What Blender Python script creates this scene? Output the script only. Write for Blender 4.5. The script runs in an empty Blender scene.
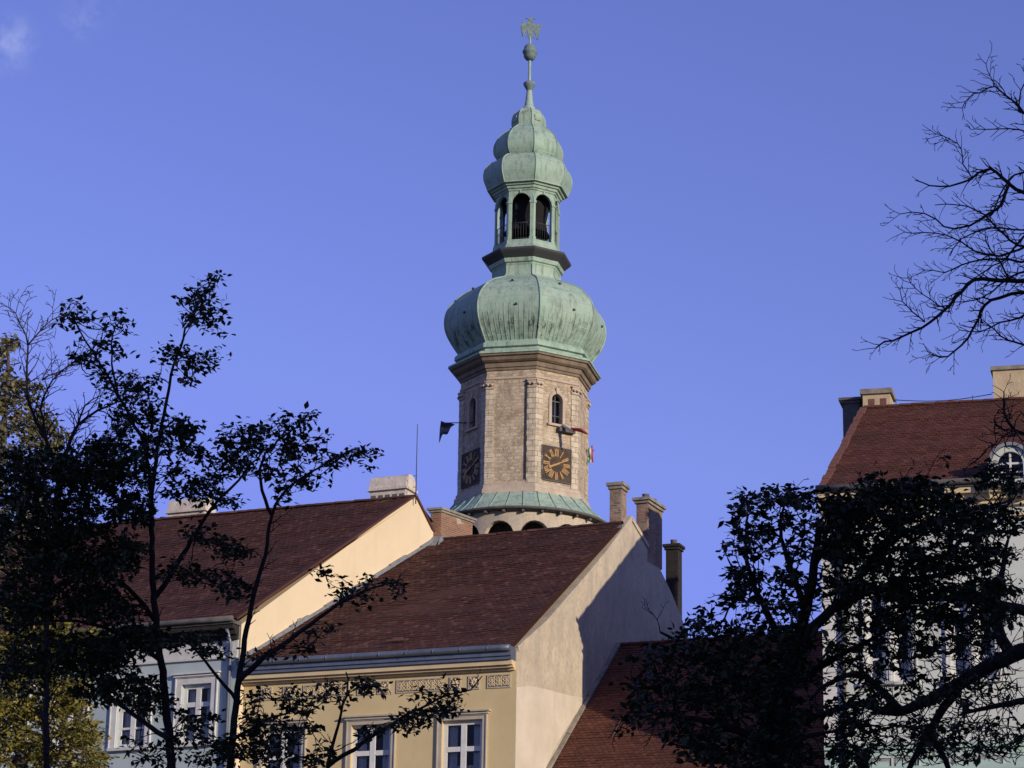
import bpy, math, random
import numpy as np
from mathutils import Vector
R_ = math.radians
rng = random.Random(7)
sc = bpy.context.scene
COL = sc.collection

# ------------------------------------------------------------------ camera
FPX = 2600.0
PIT = math.atan((1180 - 384) / FPX)
ROLL = R_(1.0)
CAM = Vector((0, 0, 1.6))
FW = Vector((0, math.cos(PIT), math.sin(PIT)))
R0 = Vector((1, 0, 0)); U0 = R0.cross(FW)
RT = R0 * math.cos(ROLL) + U0 * math.sin(ROLL)
UP = U0 * math.cos(ROLL) - R0 * math.sin(ROLL)
cd = bpy.data.cameras.new('camera'); cam = bpy.data.objects.new('camera', cd); COL.objects.link(cam)
from mathutils import Matrix
cam.matrix_world = Matrix(((RT.x, UP.x, -FW.x, CAM.x), (RT.y, UP.y, -FW.y, CAM.y), (RT.z, UP.z, -FW.z, CAM.z), (0, 0, 0, 1)))
cd.sensor_width = 36; cd.lens = FPX / 1024 * 36; cd.clip_end = 8000; cd.clip_start = 0.5
sc.camera = cam

# ------------------------------------------------------------------ sky and sun
SUN_AZ = 41.2      # degrees to the right of the direction back towards the camera
SUN_EL = 13.3
sd = Vector((math.sin(R_(SUN_AZ)) * math.cos(R_(SUN_EL)), -math.cos(R_(SUN_AZ)) * math.cos(R_(SUN_EL)), math.sin(R_(SUN_EL))))
w = bpy.data.worlds.new('World'); sc.world = w; w.use_nodes = True
nt = w.node_tree; nt.nodes.clear()
def N(nt, t, **k):
    n = nt.nodes.new(t)
    for a, b in k.items():
        if a == 'inp':
            for i, v in b.items(): n.inputs[i].default_value = v
        else: setattr(n, a, b)
    return n
sky = N(nt, 'ShaderNodeTexSky', sky_type='NISHITA', sun_disc=False, sun_elevation=R_(SUN_EL), sun_rotation=R_(180 - SUN_AZ))
sky.air_density = 1.0; sky.dust_density = 0.6; sky.ozone_density = 2.0
tint = N(nt, 'ShaderNodeMix', data_type='RGBA', blend_type='MULTIPLY'); tint.inputs[0].default_value = 1
tint.inputs[7].default_value = (1.25, 1.03, 1.90, 1)
bg = N(nt, 'ShaderNodeBackground'); bg.inputs[1].default_value = 0.10
wo = N(nt, 'ShaderNodeOutputWorld')
mn = N(nt, 'ShaderNodeVectorMath', operation='MINIMUM'); mn.inputs[1].default_value = (1.75, 2.9, 4.6); nt.links.new(sky.outputs[0], mn.inputs[0]); nt.links.new(mn.outputs[0], tint.inputs[6])
# thin wisps of cloud high in the sky, fixed by direction
def raydir(px, py): return (FW * FPX + RT * (px - 512) - UP * (py - 384)).normalized()
geo = N(nt, 'ShaderNodeTexCoord')
noi = N(nt, 'ShaderNodeTexNoise', inp={'Scale': 110.0, 'Detail': 6.0, 'Roughness': 0.62})
nt.links.new(geo.outputs['Generated'], noi.inputs['Vector'])
prev = None
for px, py, rad, amt in ((10, 42, 0.0150, 1.0), (80, 22, 0.0120, .65), (100, 4, 0.0110, .6), (-20, 60, 0.014, .8)):
    dn = N(nt, 'ShaderNodeVectorMath', operation='DISTANCE'); d = raydir(px, py)
    nt.links.new(geo.outputs['Generated'], dn.inputs[0]); dn.inputs[1].default_value = d
    mr = N(nt, 'ShaderNodeMapRange', interpolation_type='SMOOTHSTEP', inp={1: 0.0, 2: rad, 3: amt, 4: 0.0})
    nt.links.new(dn.outputs['Value'], mr.inputs[0])
    if prev is None: prev = mr.outputs[0]
    else:
        mx = N(nt, 'ShaderNodeMath', operation='MAXIMUM'); nt.links.new(prev, mx.inputs[0]); nt.links.new(mr.outputs[0], mx.inputs[1]); prev = mx.outputs[0]
nr = N(nt, 'ShaderNodeMapRange', inp={1: 0.40, 2: 0.75, 3: 0.0, 4: 0.5}); nt.links.new(noi.outputs[0], nr.inputs[0])
mu = N(nt, 'ShaderNodeMath', operation='MULTIPLY'); nt.links.new(prev, mu.inputs[0]); nt.links.new(nr.outputs[0], mu.inputs[1])
cm = N(nt, 'ShaderNodeMix', data_type='RGBA'); cm.inputs[7].default_value = (5.0, 5.6, 9.0, 1)
nt.links.new(mu.outputs[0], cm.inputs[0]); nt.links.new(tint.outputs[2], cm.inputs[6])
nt.links.new(cm.outputs[2], bg.inputs[0]); nt.links.new(bg.outputs[0], wo.inputs[0])
sl = bpy.data.lights.new('sun', 'SUN'); sl.energy = 3.8; sl.angle = R_(0.5); sl.color = (1.0, 0.885, 0.71)
so = bpy.data.objects.new('sun', sl); COL.objects.link(so); so.rotation_euler = (-sd).to_track_quat('-Z', 'Y').to_euler()
sc.view_settings.view_transform = 'Standard'; sc.view_settings.look = 'None'; sc.view_settings.gamma = 1
sc.view_settings.use_curve_mapping = False; sc.view_settings.exposure = 0.0
sc.render.engine = 'CYCLES'; sc.cycles.max_bounces = 5; sc.cycles.transparent_max_bounces = 12

# ------------------------------------------------------------------ geometry helpers
def ray(px, py): return FW * FPX + RT * (px - 512) - UP * (py - 384)
def at(px, py, Y):
    d = ray(px, py); return CAM + d * (Y / d.y)
def atz(px, py, z):
    d = ray(px, py); return CAM + d * ((z - CAM.z) / d.z)
def onplane(px, py, p0, n):
    d = ray(px, py); return CAM + d * ((Vector(p0) - CAM).dot(n) / d.dot(n))
ZU = Vector((0, 0, 1))
def thing(name, label, cat, loc, group=None):
    o = bpy.data.objects.new(name, None); COL.objects.link(o); o.location = loc
    o.empty_display_size = .5; o['label'] = label; o['category'] = cat
    if group: o['group'] = group
    return o
def tag(o, label=None, cat=None, group=None, kind=None):
    for k, v in (('label', label), ('category', cat), ('group', group), ('kind', kind)):
        if v: o[k] = v
    return o
class MB:
    def __init__(s): s.v = []; s.f = []; s.sm = []; s.last = []
    def add(s, pts, faces, smooth=False):
        b = len(s.v); s.v += [Vector(p) for p in pts]
        s.f += [tuple(b + i for i in f) for f in faces]; s.sm += [smooth] * len(faces)
    def poly(s, *p): s.add(p, [tuple(range(len(p)))])
    def box(s, o, a, b, c):
        o = Vector(o); P = [o, o + a, o + a + b, o + b]; P += [p + c for p in P]
        F = [(3, 2, 1, 0), (4, 5, 6, 7), (0, 1, 5, 4), (1, 2, 6, 5), (2, 3, 7, 6), (3, 0, 4, 7)]
        if a.cross(b).dot(c) < 0: F = [f[::-1] for f in F]
        s.add(P, F)
    def prism(s, pts, ex):
        n = len(pts); pts = [Vector(p) for p in pts]; Q = [p + ex for p in pts]
        nn = Vector((0, 0, 0))
        for i in range(n): nn += pts[i].cross(pts[(i + 1) % n])
        F = [tuple(range(n))[::-1], tuple(range(n, 2 * n))] + [(i, (i + 1) % n, n + (i + 1) % n, n + i) for i in range(n)]
        if nn.dot(ex) < 0: F = [f[::-1] for f in F]
        s.add(pts + Q, F)
    def tube(s, P, r, n=6, smooth=True, cap=True):
        P = [Vector(p) for p in P]; k = len(P)
        if not hasattr(r, '__len__'): r = [r] * k
        V = []; up = None
        for i in range(k):
            d = (P[min(i + 1, k - 1)] - P[max(i - 1, 0)])
            if d.length < 1e-9: d = Vector((0, 0, 1))
            d.normalize()
            if up is None: up = d.orthogonal().normalized()
            up = (up - d * up.dot(d))
            if up.length < 1e-6: up = d.orthogonal()
            up.normalize(); sd_ = d.cross(up)
            for j in range(n):
                a = 2 * math.pi * j / n; V.append(P[i] + (up * math.cos(a) + sd_ * math.sin(a)) * r[i])
        F = [(i * n + j, i * n + (j + 1) % n, (i + 1) * n + (j + 1) % n, (i + 1) * n + j) for i in range(k - 1) for j in range(n)]
        s.add(V, F, smooth)
        if cap: b = len(s.v) - len(V); s.f += [tuple(b + j for j in range(n))[::-1], tuple(b + (k - 1) * n + j for j in range(n))]; s.sm += [False] * 2
    def lathe(s, c, prof, n=24, smooth=True):      # prof: (r, z)
        V = [Vector((c[0] + r * math.cos(2 * math.pi * j / n), c[1] + r * math.sin(2 * math.pi * j / n), z)) for r, z in prof for j in range(n)]
        F = [(i * n + j, i * n + (j + 1) % n, (i + 1) * n + (j + 1) % n, (i + 1) * n + j) for i in range(len(prof) - 1) for j in range(n)]
        s.add(V, F, smooth)
    def build(s, name, mat, parent=None, origin=None):
        if parent is not None:
            root = parent; off = Vector((0, 0, 0))
            while root: off += Vector(root.location); root = root.parent
        else: off = Vector(origin) if origin is not None else Vector((0, 0, 0))
        me = bpy.data.meshes.new(name)
        V = np.array([tuple(v) for v in s.v], dtype=np.float32) - np.array(off, dtype=np.float32)
        me.from_pydata(V.tolist(), [], s.f); me.update()
        uv = me.uv_layers.new(name='UVMap'); nl = len(me.loops)
        pn = np.empty(len(me.polygons) * 3, np.float32); me.polygons.foreach_get('normal', pn); pn = pn.reshape(-1, 3)
        lt = np.empty(len(me.polygons), np.int32); me.polygons.foreach_get('loop_total', lt)
        li = np.empty(nl, np.int32); me.loops.foreach_get('vertex_index', li)
        Nn = np.repeat(pn, lt, axis=0); up = np.array([0, 0, 1.0])
        t = np.cross(np.tile(up, (nl, 1)), Nn); L = np.linalg.norm(t, axis=1, keepdims=True)
        t = np.where(L > .02, t / np.maximum(L, 1e-6), np.array([1.0, 0, 0])); b = np.cross(Nn, t)
        P = V[li]; UV = np.stack([(P * t).sum(1), (P * b).sum(1)], 1).astype(np.float32)
        uv.data.foreach_set('uv', UV.ravel())
        me.polygons.foreach_set('use_smooth', np.array(s.sm, dtype=bool))
        me.materials.append(mat)
        o = bpy.data.objects.new(name, me); COL.objects.link(o)
        if parent is not None: o.parent = parent
        else: o.location = off
        return o

# ------------------------------------------------------------------ materials
def mat(name, base, rough=.85, var=None, scale=2.0, bump=0.0, bscale=30.0, metal=0.0, spec=.3, streak=False, island=None, coord='Object', mixes=()):
    """base colour with large-scale variation (var), optional per-piece variation, bump and extra noise stains"""
    m = bpy.data.materials.new(name); m.use_nodes = True; nt = m.node_tree
    p = nt.nodes['Principled BSDF']; p.inputs['Roughness'].default_value = rough; p.inputs['Metallic'].default_value = metal
    p.inputs['Specular IOR Level'].default_value = spec
    tc = N(nt, 'ShaderNodeTexCoord'); vec = tc.outputs[coord]
    cur = None
    rgb = N(nt, 'ShaderNodeRGB'); rgb.outputs[0].default_value = (*base, 1); cur = rgb.outputs[0]
    def mix(fac, col, cur):
        mx = N(nt, 'ShaderNodeMix', data_type='RGBA'); nt.links.new(fac, mx.inputs[0]); nt.links.new(cur, mx.inputs[6])
        mx.inputs[7].default_value = (*col, 1); return mx.outputs[2]
    if island:
        g = N(nt, 'ShaderNodeNewGeometry'); cr = N(nt, 'ShaderNodeValToRGB'); el = cr.color_ramp.elements
        el[0].position = 0; el[0].color = (*island[0], 1); el[1].position = 1; el[1].color = (*island[-1], 1)
        for i, c in enumerate(island[1:-1]): e = el.new((i + 1) / (len(island) - 1)); e.color = (*c, 1)
        nt.links.new(g.outputs['Random Per Island'], cr.inputs[0]); cur = cr.outputs[0]
    lst = list(mixes)
    if var: lst.insert(0, (var, scale, (1, 1, 1), .35, .68, 1.0))
    for col, s_, st, lo, hi, amt in lst:
        mp = N(nt, 'ShaderNodeMapping'); mp.inputs['Scale'].default_value = [s_ * q for q in st]; nt.links.new(vec, mp.inputs[0])
        no = N(nt, 'ShaderNodeTexNoise', inp={'Scale': 1.0, 'Detail': 7.0, 'Roughness': .62}); nt.links.new(mp.outputs[0], no.inputs['Vector'])
        mr = N(nt, 'ShaderNodeMapRange', inp={1: lo, 2: hi, 3: 0.0, 4: amt}); nt.links.new(no.outputs[0], mr.inputs[0])
        cur = mix(mr.outputs[0], col, cur)
    nt.links.new(cur, p.inputs['Base Color'])
    if bump:
        no = N(nt, 'ShaderNodeTexNoise', inp={'Scale': bscale, 'Detail': 5.0}); nt.links.new(vec, no.inputs['Vector'])
        bp = N(nt, 'ShaderNodeBump', inp={'Strength': bump, 'Distance': .02}); nt.links.new(no.outputs[0], bp.inputs['Height']); nt.links.new(bp.outputs[0], p.inputs['Normal'])
    m['_'] = 0
    return m
def brickmat(name, c1, c2, mortar, bw=.26, bh=.075, ms=.012, dist=.02, plaster=None, pl=(.5, .58), pscale=1.2, bump=.6, var=None, soot=None, mottle=None):
    m = bpy.data.materials.new(name); m.use_nodes = True; nt = m.node_tree
    p = nt.nodes['Principled BSDF']; p.inputs['Roughness'].default_value = .9; p.inputs['Specular IOR Level'].default_value = .2
    tc = N(nt, 'ShaderNodeTexCoord'); br = N(nt, 'ShaderNodeTexBrick')
    dn = N(nt, 'ShaderNodeTexNoise', inp={'Scale': 5.0, 'Detail': 3.0}); nt.links.new(tc.outputs['UV'], dn.inputs['Vector'])
    ad = N(nt, 'ShaderNodeMix', data_type='RGBA', blend_type='LINEAR_LIGHT'); ad.inputs[0].default_value = dist
    nt.links.new(tc.outputs['UV'], ad.inputs[6]); nt.links.new(dn.outputs['Color'], ad.inputs[7])
    nt.links.new(ad.outputs[2], br.inputs['Vector'])
    br.inputs['Scale'].default_value = 1; br.inputs['Brick Width'].default_value = bw; br.inputs['Row Height'].default_value = bh
    br.inputs['Mortar Size'].default_value = ms; br.inputs['Mortar Smooth'].default_value = .2; br.inputs['Bias'].default_value = 0
    br.inputs['Color1'].default_value = (*c1, 1); br.inputs['Color2'].default_value = (*c2, 1); br.inputs['Mortar'].default_value = (*mortar, 1)
    cur = br.outputs['Color']
    def noise(s, det=6, st=(1, 1, 1)):
        mp = N(nt, 'ShaderNodeMapping'); mp.inputs['Scale'].default_value = [s * q for q in st]; nt.links.new(tc.outputs['Object'], mp.inputs[0])
        n = N(nt, 'ShaderNodeTexNoise', inp={'Scale': 1.0, 'Detail': det, 'Roughness': .65}); nt.links.new(mp.outputs[0], n.inputs['Vector']); return n.outputs[0]
    def mixin(cur, n, lo, hi, col, amt=1.0):
        mr = N(nt, 'ShaderNodeMapRange', inp={1: lo, 2: hi, 3: 0.0, 4: amt}); nt.links.new(n, mr.inputs[0])
        mx = N(nt, 'ShaderNodeMix', data_type='RGBA'); nt.links.new(mr.outputs[0], mx.inputs[0]); nt.links.new(cur, mx.inputs[6])
        mx.inputs[7].default_value = (*col, 1); return mx.outputs[2], mr.outputs[0]
    if var: cur, _ = mixin(cur, noise(.9), .42, .66, var, .8)
    if soot: cur, _ = mixin(cur, noise(3.0, st=(1, 1, .35)), .48, .72, soot, .75)
    if mottle: cur, _ = mixin(cur, noise(3.6, 9), .50, .68, mottle, .55)
    hgt = br.outputs['Fac']
    if plaster:
        cur, fc = mixin(cur, noise(pscale), pl[0], pl[1], plaster)
    nt.links.new(cur, p.inputs['Base Color'])
    iv = N(nt, 'ShaderNodeMath', operation='SUBTRACT'); iv.inputs[0].default_value = 1; nt.links.new(hgt, iv.inputs[1])
    nn = N(nt, 'ShaderNodeMath', operation='MULTIPLY_ADD'); nt.links.new(noise(14.0), nn.inputs[0]); nn.inputs[1].default_value = 1.2; nt.links.new(iv.outputs[0], nn.inputs[2])
    bp = N(nt, 'ShaderNodeBump', inp={'Strength': bump, 'Distance': .015}); nt.links.new(nn.outputs[0], bp.inputs['Height']); nt.links.new(bp.outputs[0], p.inputs['Normal'])
    return m
M = {}
M['tile'] = mat('roof_tile', (.08, .03, .022), .85, island=[(.050, .019, .013), (.090, .031, .019), (.075, .027, .018), (.115, .042, .025), (.062, .024, .017), (.080, .031, .020), (.17, .075, .048)],
                mixes=(((.045, .022, .018), .55, (1, 1, 1), .45, .7, .7), ((.10, .045, .03), 2.2, (1, 1, 1), .55, .72, .6), ((.11, .09, .07), 9.0, (1, 1, 1), .62, .75, .5)), bump=.3, bscale=40)
M['tile_new'] = mat('bright_roof_tile', (.1, .04, .025), .8, island=[(.085, .029, .018), (.12, .041, .024), (.10, .034, .021), (.145, .053, .030), (.075, .026, .017)],
                mixes=(((.06, .028, .02), .6, (1, 1, 1), .5, .72, .6), ((.17, .085, .05), 5.0, (1, 1, 1), .6, .75, .6)), bump=.3, bscale=40)
M['ochre'] = mat('ochre_stucco', (.67, .52, .27), .92, var=(.57, .44, .22), scale=.7, bump=.25, bscale=60,
                 mixes=(((.46, .35, .18), 1.6, (1, 1, .25), .58, .8, .45), ((.70, .53, .28), 2.5, (1, 1, 1), .6, .75, .4)))
M['ochre_trim'] = mat('pale_ochre_trim', (.70, .54, .32), .9, var=(.58, .45, .26), scale=1.5, bump=.15, bscale=50)
M['firewall'] = mat('cream_render', (.74, .60, .39), .92, var=(.68, .54, .34), scale=.5, bump=.2, bscale=30, mixes=(((.55, .45, .30), 1.3, (1, 1, .12), .56, .76, .45), ((.62, .50, .33), 5.0, (1, 1, 1), .55, .75, .4)))
M['blue'] = mat('pale_blue_stucco', (.45, .51, .49), .9, var=(.38, .44, .43), scale=.8, bump=.15, bscale=50)
M['white'] = mat('white_painted_wood', (.72, .71, .66), .6, var=(.60, .58, .52), scale=4, bump=.1)
M['white_st'] = mat('white_stucco_trim', (.66, .64, .58), .85, var=(.54, .52, .47), scale=3, bump=.2)
M['casing'] = mat('worn_beige_casing', (.50, .44, .34), .85, var=(.40, .34, .26), scale=3, bump=.2)
M['gutter'] = mat('blue_grey_zinc', (.20, .225, .27), .5, var=(.14, .16, .20), scale=2.5, metal=.5, spec=.5)
M['flash'] = mat('lead_flashing', (.33, .34, .34), .5, var=(.22, .23, .24), scale=4, metal=.4)
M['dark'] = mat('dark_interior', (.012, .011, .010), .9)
M['soot'] = mat('sooty_stone', (.15, .14, .13), .9, var=(.08, .075, .07), scale=3, bump=.4)
M['capst'] = mat('weathered_cap_stone', (.33, .29, .22), .9, var=(.17, .15, .12), scale=3, bump=.5, bscale=20)
M['copper'] = None
M['stone'] = mat('carved_sandstone', (.54, .44, .32), .9, var=(.42, .33, .24), scale=2.2, bump=.6, bscale=14,
                 mixes=(((.22, .17, .12), 3.0, (1, 1, 1), .62, .78, .7), ((.30, .24, .17), 1.4, (1, 1, .3), .6, .75, .5)))
M['stone_dk'] = mat('dark_brown_sandstone', (.27, .205, .14), .9, var=(.18, .135, .09), scale=2.2, bump=.6, bscale=14, mixes=(((.12, .09, .065), 1.6, (1, 1, .6), .5, .72, .85),))  # darker, browner sandstone with blotches, for the stone cornice
M['quoin'] = brickmat('pale_quoin_blocks', (.62, .53, .38), (.52, .43, .30), (.36, .285, .195), bw=.62, bh=.30, ms=.022, dist=.03, bump=.7, soot=(.24, .18, .13))
M['rubble'] = brickmat('rubble_brick', (.66, .52, .34), (.38, .27, .17), (.46, .37, .25), bw=.42, bh=.19, ms=.035, dist=.16, bump=2.0, var=(.70, .58, .41), soot=(.24, .175, .125), mottle=(.28, .19, .12))
M['brick'] = brickmat('orange_chimney_brick', (.34, .15, .075), (.22, .10, .06), (.30, .25, .19), plaster=(.50, .42, .31), pl=(.56, .60), bump=.8)
M['brick_gr'] = brickmat('grey_brown_chimney_brick', (.38, .26, .17), (.20, .13, .09), (.36, .31, .24), bw=.27, bh=.09, ms=.016, dist=.04, bump=1.0, var=(.30, .12, .07), soot=(.12, .09, .07))
M['brick_dk'] = brickmat('dark_chimney_brick', (.045, .036, .030), (.028, .023, .02), (.04, .035, .03), bump=.8)  # near-black tone carries the shade on the rear chimney
M['whitechim'] = mat('whitewashed_masonry', (.68, .60, .50), .9, var=(.52, .44, .34), scale=3.2, bump=.7, bscale=10, mixes=(((.30, .24, .17), 5.0, (1, 1, 1), .6, .75, .8),))
M['gable'] = mat('aged_gable_plaster', (.60, .49, .35), .93, var=(.47, .39, .28), scale=.9, bump=.6, bscale=22,
                 mixes=(((.33, .29, .23), 1.9, (1, 1, .3), .48, .70, .6), ((.36, .31, .24), 6.0, (1, 1, 1), .47, .66, .65), ((.25, .22, .18), 1.1, (1, 1, .35), .56, .76, .5), ((.68, .56, .40), 3.0, (1, 1, 1), .58, .75, .5)))
M['patch'] = mat('newer_pale_plaster', (.68, .58, .45), .93, var=(.58, .49, .37), scale=1.2, bump=.4, bscale=25, mixes=(((.50, .43, .33), 2.4, (1, 1, .4), .55, .76, .5),))
M['cream'] = mat('pale_cream_green_stucco', (.60, .62, .55), .9, var=(.50, .52, .46), scale=.8, bump=.2, bscale=40)
M['greentrim'] = mat('pale_green_trim', (.42, .54, .46), .85, var=(.36, .46, .4), scale=2)
M['chimcream'] = mat('cream_chimney_render', (.58, .45, .27), .9, var=(.42, .32, .20), scale=2.4, bump=.5, bscale=14, mixes=(((.24, .17, .11), 6, (1, 1, 1), .66, .75, .8),))
M['gold'] = mat('ochre_gilding', (.50, .26, .06), .5, var=(.28, .14, .035), scale=6, spec=.5)
M['clock'] = mat('dark_clock_board', (.040, .026, .017), .8, var=(.10, .065, .04), scale=3, bump=.3)
M['iron'] = mat('dark_iron', (.05, .05, .05), .6, spec=.4)
M['patina_iron'] = mat('greenish_aged_bronze', (.20, .27, .25), .7, var=(.12, .16, .15), scale=6)
M['curtain'] = mat('white_curtain', (.62, .60, .55), .95, var=(.50, .48, .44), scale=8)
M['pot'] = mat('terracotta', (.20, .085, .055), .85, var=(.13, .06, .045), scale=6)
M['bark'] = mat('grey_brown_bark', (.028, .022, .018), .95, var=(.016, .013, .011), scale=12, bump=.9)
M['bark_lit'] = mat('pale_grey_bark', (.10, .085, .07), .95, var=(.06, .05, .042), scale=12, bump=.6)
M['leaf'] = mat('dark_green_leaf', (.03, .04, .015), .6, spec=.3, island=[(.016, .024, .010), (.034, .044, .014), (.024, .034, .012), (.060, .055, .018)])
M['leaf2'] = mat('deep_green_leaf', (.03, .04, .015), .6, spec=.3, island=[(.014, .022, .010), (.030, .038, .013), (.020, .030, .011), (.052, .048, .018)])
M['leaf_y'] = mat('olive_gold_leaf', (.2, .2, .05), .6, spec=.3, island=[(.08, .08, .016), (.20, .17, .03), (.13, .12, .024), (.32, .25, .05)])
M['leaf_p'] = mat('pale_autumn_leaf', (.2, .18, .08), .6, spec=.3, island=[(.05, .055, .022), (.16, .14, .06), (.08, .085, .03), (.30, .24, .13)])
def copper():
    m = bpy.data.materials.new('verdigris_copper'); m.use_nodes = True; nt = m.node_tree
    p = nt.nodes['Principled BSDF']; p.inputs['Roughness'].default_value = .72; p.inputs['Specular IOR Level'].default_value = .3
    tc = N(nt, 'ShaderNodeTexCoord')
    def noise(s, st=(1, 1, 1), det=7):
        mp = N(nt, 'ShaderNodeMapping'); mp.inputs['Scale'].default_value = [s * q for q in st]; nt.links.new(tc.outputs['Object'], mp.inputs[0])
        n = N(nt, 'ShaderNodeTexNoise', inp={'Scale': 1.0, 'Detail': det, 'Roughness': .65}); nt.links.new(mp.outputs[0], n.inputs['Vector']); return n.outputs[0]
    rgb = N(nt, 'ShaderNodeRGB'); rgb.outputs[0].default_value = (.32, .44, .33, 1); cur = rgb.outputs[0]
    def mixc(cur, fac, col):
        mx = N(nt, 'ShaderNodeMix', data_type='RGBA'); nt.links.new(fac, mx.inputs[0]); nt.links.new(cur, mx.inputs[6]); mx.inputs[7].default_value = (*col, 1); return mx.outputs[2]
    def rng_(x, lo, hi, a, b):
        mr = N(nt, 'ShaderNodeMapRange', inp={1: lo, 2: hi, 3: a, 4: b}); nt.links.new(x, mr.inputs[0]); return mr.outputs[0]
    cur = mixc(cur, rng_(noise(1.0), .4, .65, 0, .7), (.38, .45, .34))
    cur = mixc(cur, rng_(noise(3.0, (1, 1, .4)), .5, .72, 0, .6), (.15, .23, .185))
    cur = mixc(cur, rng_(noise(6.0), .6, .75, 0, .5), (.30, .32, .22))
    # run-off streaks where the big bulb turns under (object heights 40.6 to 42.4 m above the tower foot)
    sx = N(nt, 'ShaderNodeSeparateXYZ'); nt.links.new(tc.outputs['Object'], sx.inputs[0]); z = sx.outputs['Z']
    band = N(nt, 'ShaderNodeMath', operation='MULTIPLY')
    nt.links.new(rng_(z, COPZ0, COPZ0 + .3, 0, 1), band.inputs[0]); nt.links.new(rng_(z, COPZ1 - .9, COPZ1, 1, 0), band.inputs[1])
    st = N(nt, 'ShaderNodeMath', operation='MULTIPLY'); nt.links.new(band.outputs[0], st.inputs[0]); nt.links.new(rng_(noise(3.2, (1, 1, .10), 4), .50, .60, 0, .85), st.inputs[1])
    st2 = N(nt, 'ShaderNodeMath', operation='MULTIPLY'); nt.links.new(st.outputs[0], st2.inputs[0]); nt.links.new(rng_(noise(.55), .40, .58, .15, 1), st2.inputs[1]); st = st2
    cur = mixc(cur, st.outputs[0], (.035, .045, .035))
    cur = mixc(cur, rng_(noise(4.2, (1, 1, .16), 4), .54, .70, 0, .6), (.085, .11, .085))
    cur = mixc(cur, rng_(noise(.8), .55, .72, 0, .5), (.15, .19, .15))
    nt.links.new(cur, p.inputs['Base Color'])
    # sheet joints: rows of horizontal seams
    wv = N(nt, 'ShaderNodeMath', operation='MULTIPLY'); nt.links.new(z, wv.inputs[0]); wv.inputs[1].default_value = 1.45
    fr = N(nt, 'ShaderNodeMath', operation='FRACT'); nt.links.new(wv.outputs[0], fr.inputs[0])
    ln = rng_(fr.outputs[0], 0, .06, 1, 0)
    ad = N(nt, 'ShaderNodeMath', operation='MULTIPLY_ADD'); nt.links.new(noise(2.5), ad.inputs[0]); ad.inputs[1].default_value = 2.2; nt.links.new(ln, ad.inputs[2])
    bp = N(nt, 'ShaderNodeBump', inp={'Strength': .6, 'Distance': .04}); nt.links.new(ad.outputs[0], bp.inputs['Height']); nt.links.new(bp.outputs[0], p.inputs['Normal'])
    return m
def glassmat():
    m = bpy.data.materials.new('window_glass'); m.use_nodes = True; nt = m.node_tree; nt.nodes.clear()
    o = N(nt, 'ShaderNodeOutputMaterial'); mx = N(nt, 'ShaderNodeMixShader'); g = N(nt, 'ShaderNodeBsdfGlossy', inp={'Roughness': .03})
    t = N(nt, 'ShaderNodeBsdfTransparent'); t.inputs[0].default_value = (.88, .90, .90, 1)
    fr = N(nt, 'ShaderNodeFresnel', inp={'IOR': 1.42})
    nt.links.new(fr.outputs[0], mx.inputs[0]); nt.links.new(t.outputs[0], mx.inputs[1]); nt.links.new(g.outputs[0], mx.inputs[2]); nt.links.new(mx.outputs[0], o.inputs[0])
    return m
M['glass'] = glassmat()

# ------------------------------------------------------------------ ground
gm = MB(); gm.poly((-3000, -3000, 0), (3000, -3000, 0), (3000, 3000, 0), (-3000, 3000, 0))
tag(gm.build('ground', mat('ground_grass', (.07, .08, .03), .95, var=(.10, .085, .05), scale=.3, bump=.3, bscale=8)), kind='structure')
gm = MB(); gm.poly((-60, 64, .004), (60, 10, .004), (60, 18, .004), (-60, 72, .004))
tag(gm.build('road', mat('asphalt', (.05, .05, .052), .9, var=(.065, .063, .06), scale=.8, bump=.3, bscale=40)), kind='structure')

# ------------------------------------------------------------------ building helpers
class Fr:      # facade frame: u along the wall to the right, w into the building, z up
    def __init__(s, O, ang):     # ang: degrees the wall's right end comes towards the camera
        s.O = Vector((O[0], O[1], 0)); a = R_(ang); s.t = Vector((math.cos(a), -math.sin(a), 0)); s.b = Vector((math.sin(a), math.cos(a), 0)); s.n = -s.b
    def p(s, u, w, z): return s.O + s.t * u + s.b * w + ZU * z
    def px(s, px, py, w=0):     # pixel to (u, z) on the plane at depth w
        q = onplane(px, py, s.p(0, w, 0), s.n); return (q - s.O).dot(s.t), q.z
    def box(s, mb, u0, u1, w0, w1, z0, z1): mb.box(s.p(u0, w0, z0), s.t * (u1 - u0), s.b * (w1 - w0), ZU * (z1 - z0))
def wall_holes(mb, F, u0, u1, z0, z1, holes, rev=.22):
    us = sorted({u0, u1, *[h[0] for h in holes], *[h[1] for h in holes]}); zs = sorted({z0, z1, *[h[2] for h in holes], *[h[3] for h in holes]})
    for i in range(len(us) - 1):
        for j in range(len(zs) - 1):
            a, b, c, d = us[i], us[i + 1], zs[j], zs[j + 1]; mu_, mz = (a + b) / 2, (c + d) / 2
            if any(h[0] < mu_ < h[1] and h[2] < mz < h[3] for h in holes): continue
            mb.poly(F.p(a, 0, c), F.p(b, 0, c), F.p(b, 0, d), F.p(a, 0, d))
    for a, b, c, d in holes:
        mb.poly(F.p(a, 0, c), F.p(a, 0, d), F.p(a, rev, d), F.p(a, rev, c)); mb.poly(F.p(b, 0, c), F.p(b, rev, c), F.p(b, rev, d), F.p(b, 0, d))
        mb.poly(F.p(a, 0, d), F.p(b, 0, d), F.p(b, rev, d), F.p(a, rev, d)); mb.poly(F.p(a, 0, c), F.p(a, rev, c), F.p(b, rev, c), F.p(b, 0, c))
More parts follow.
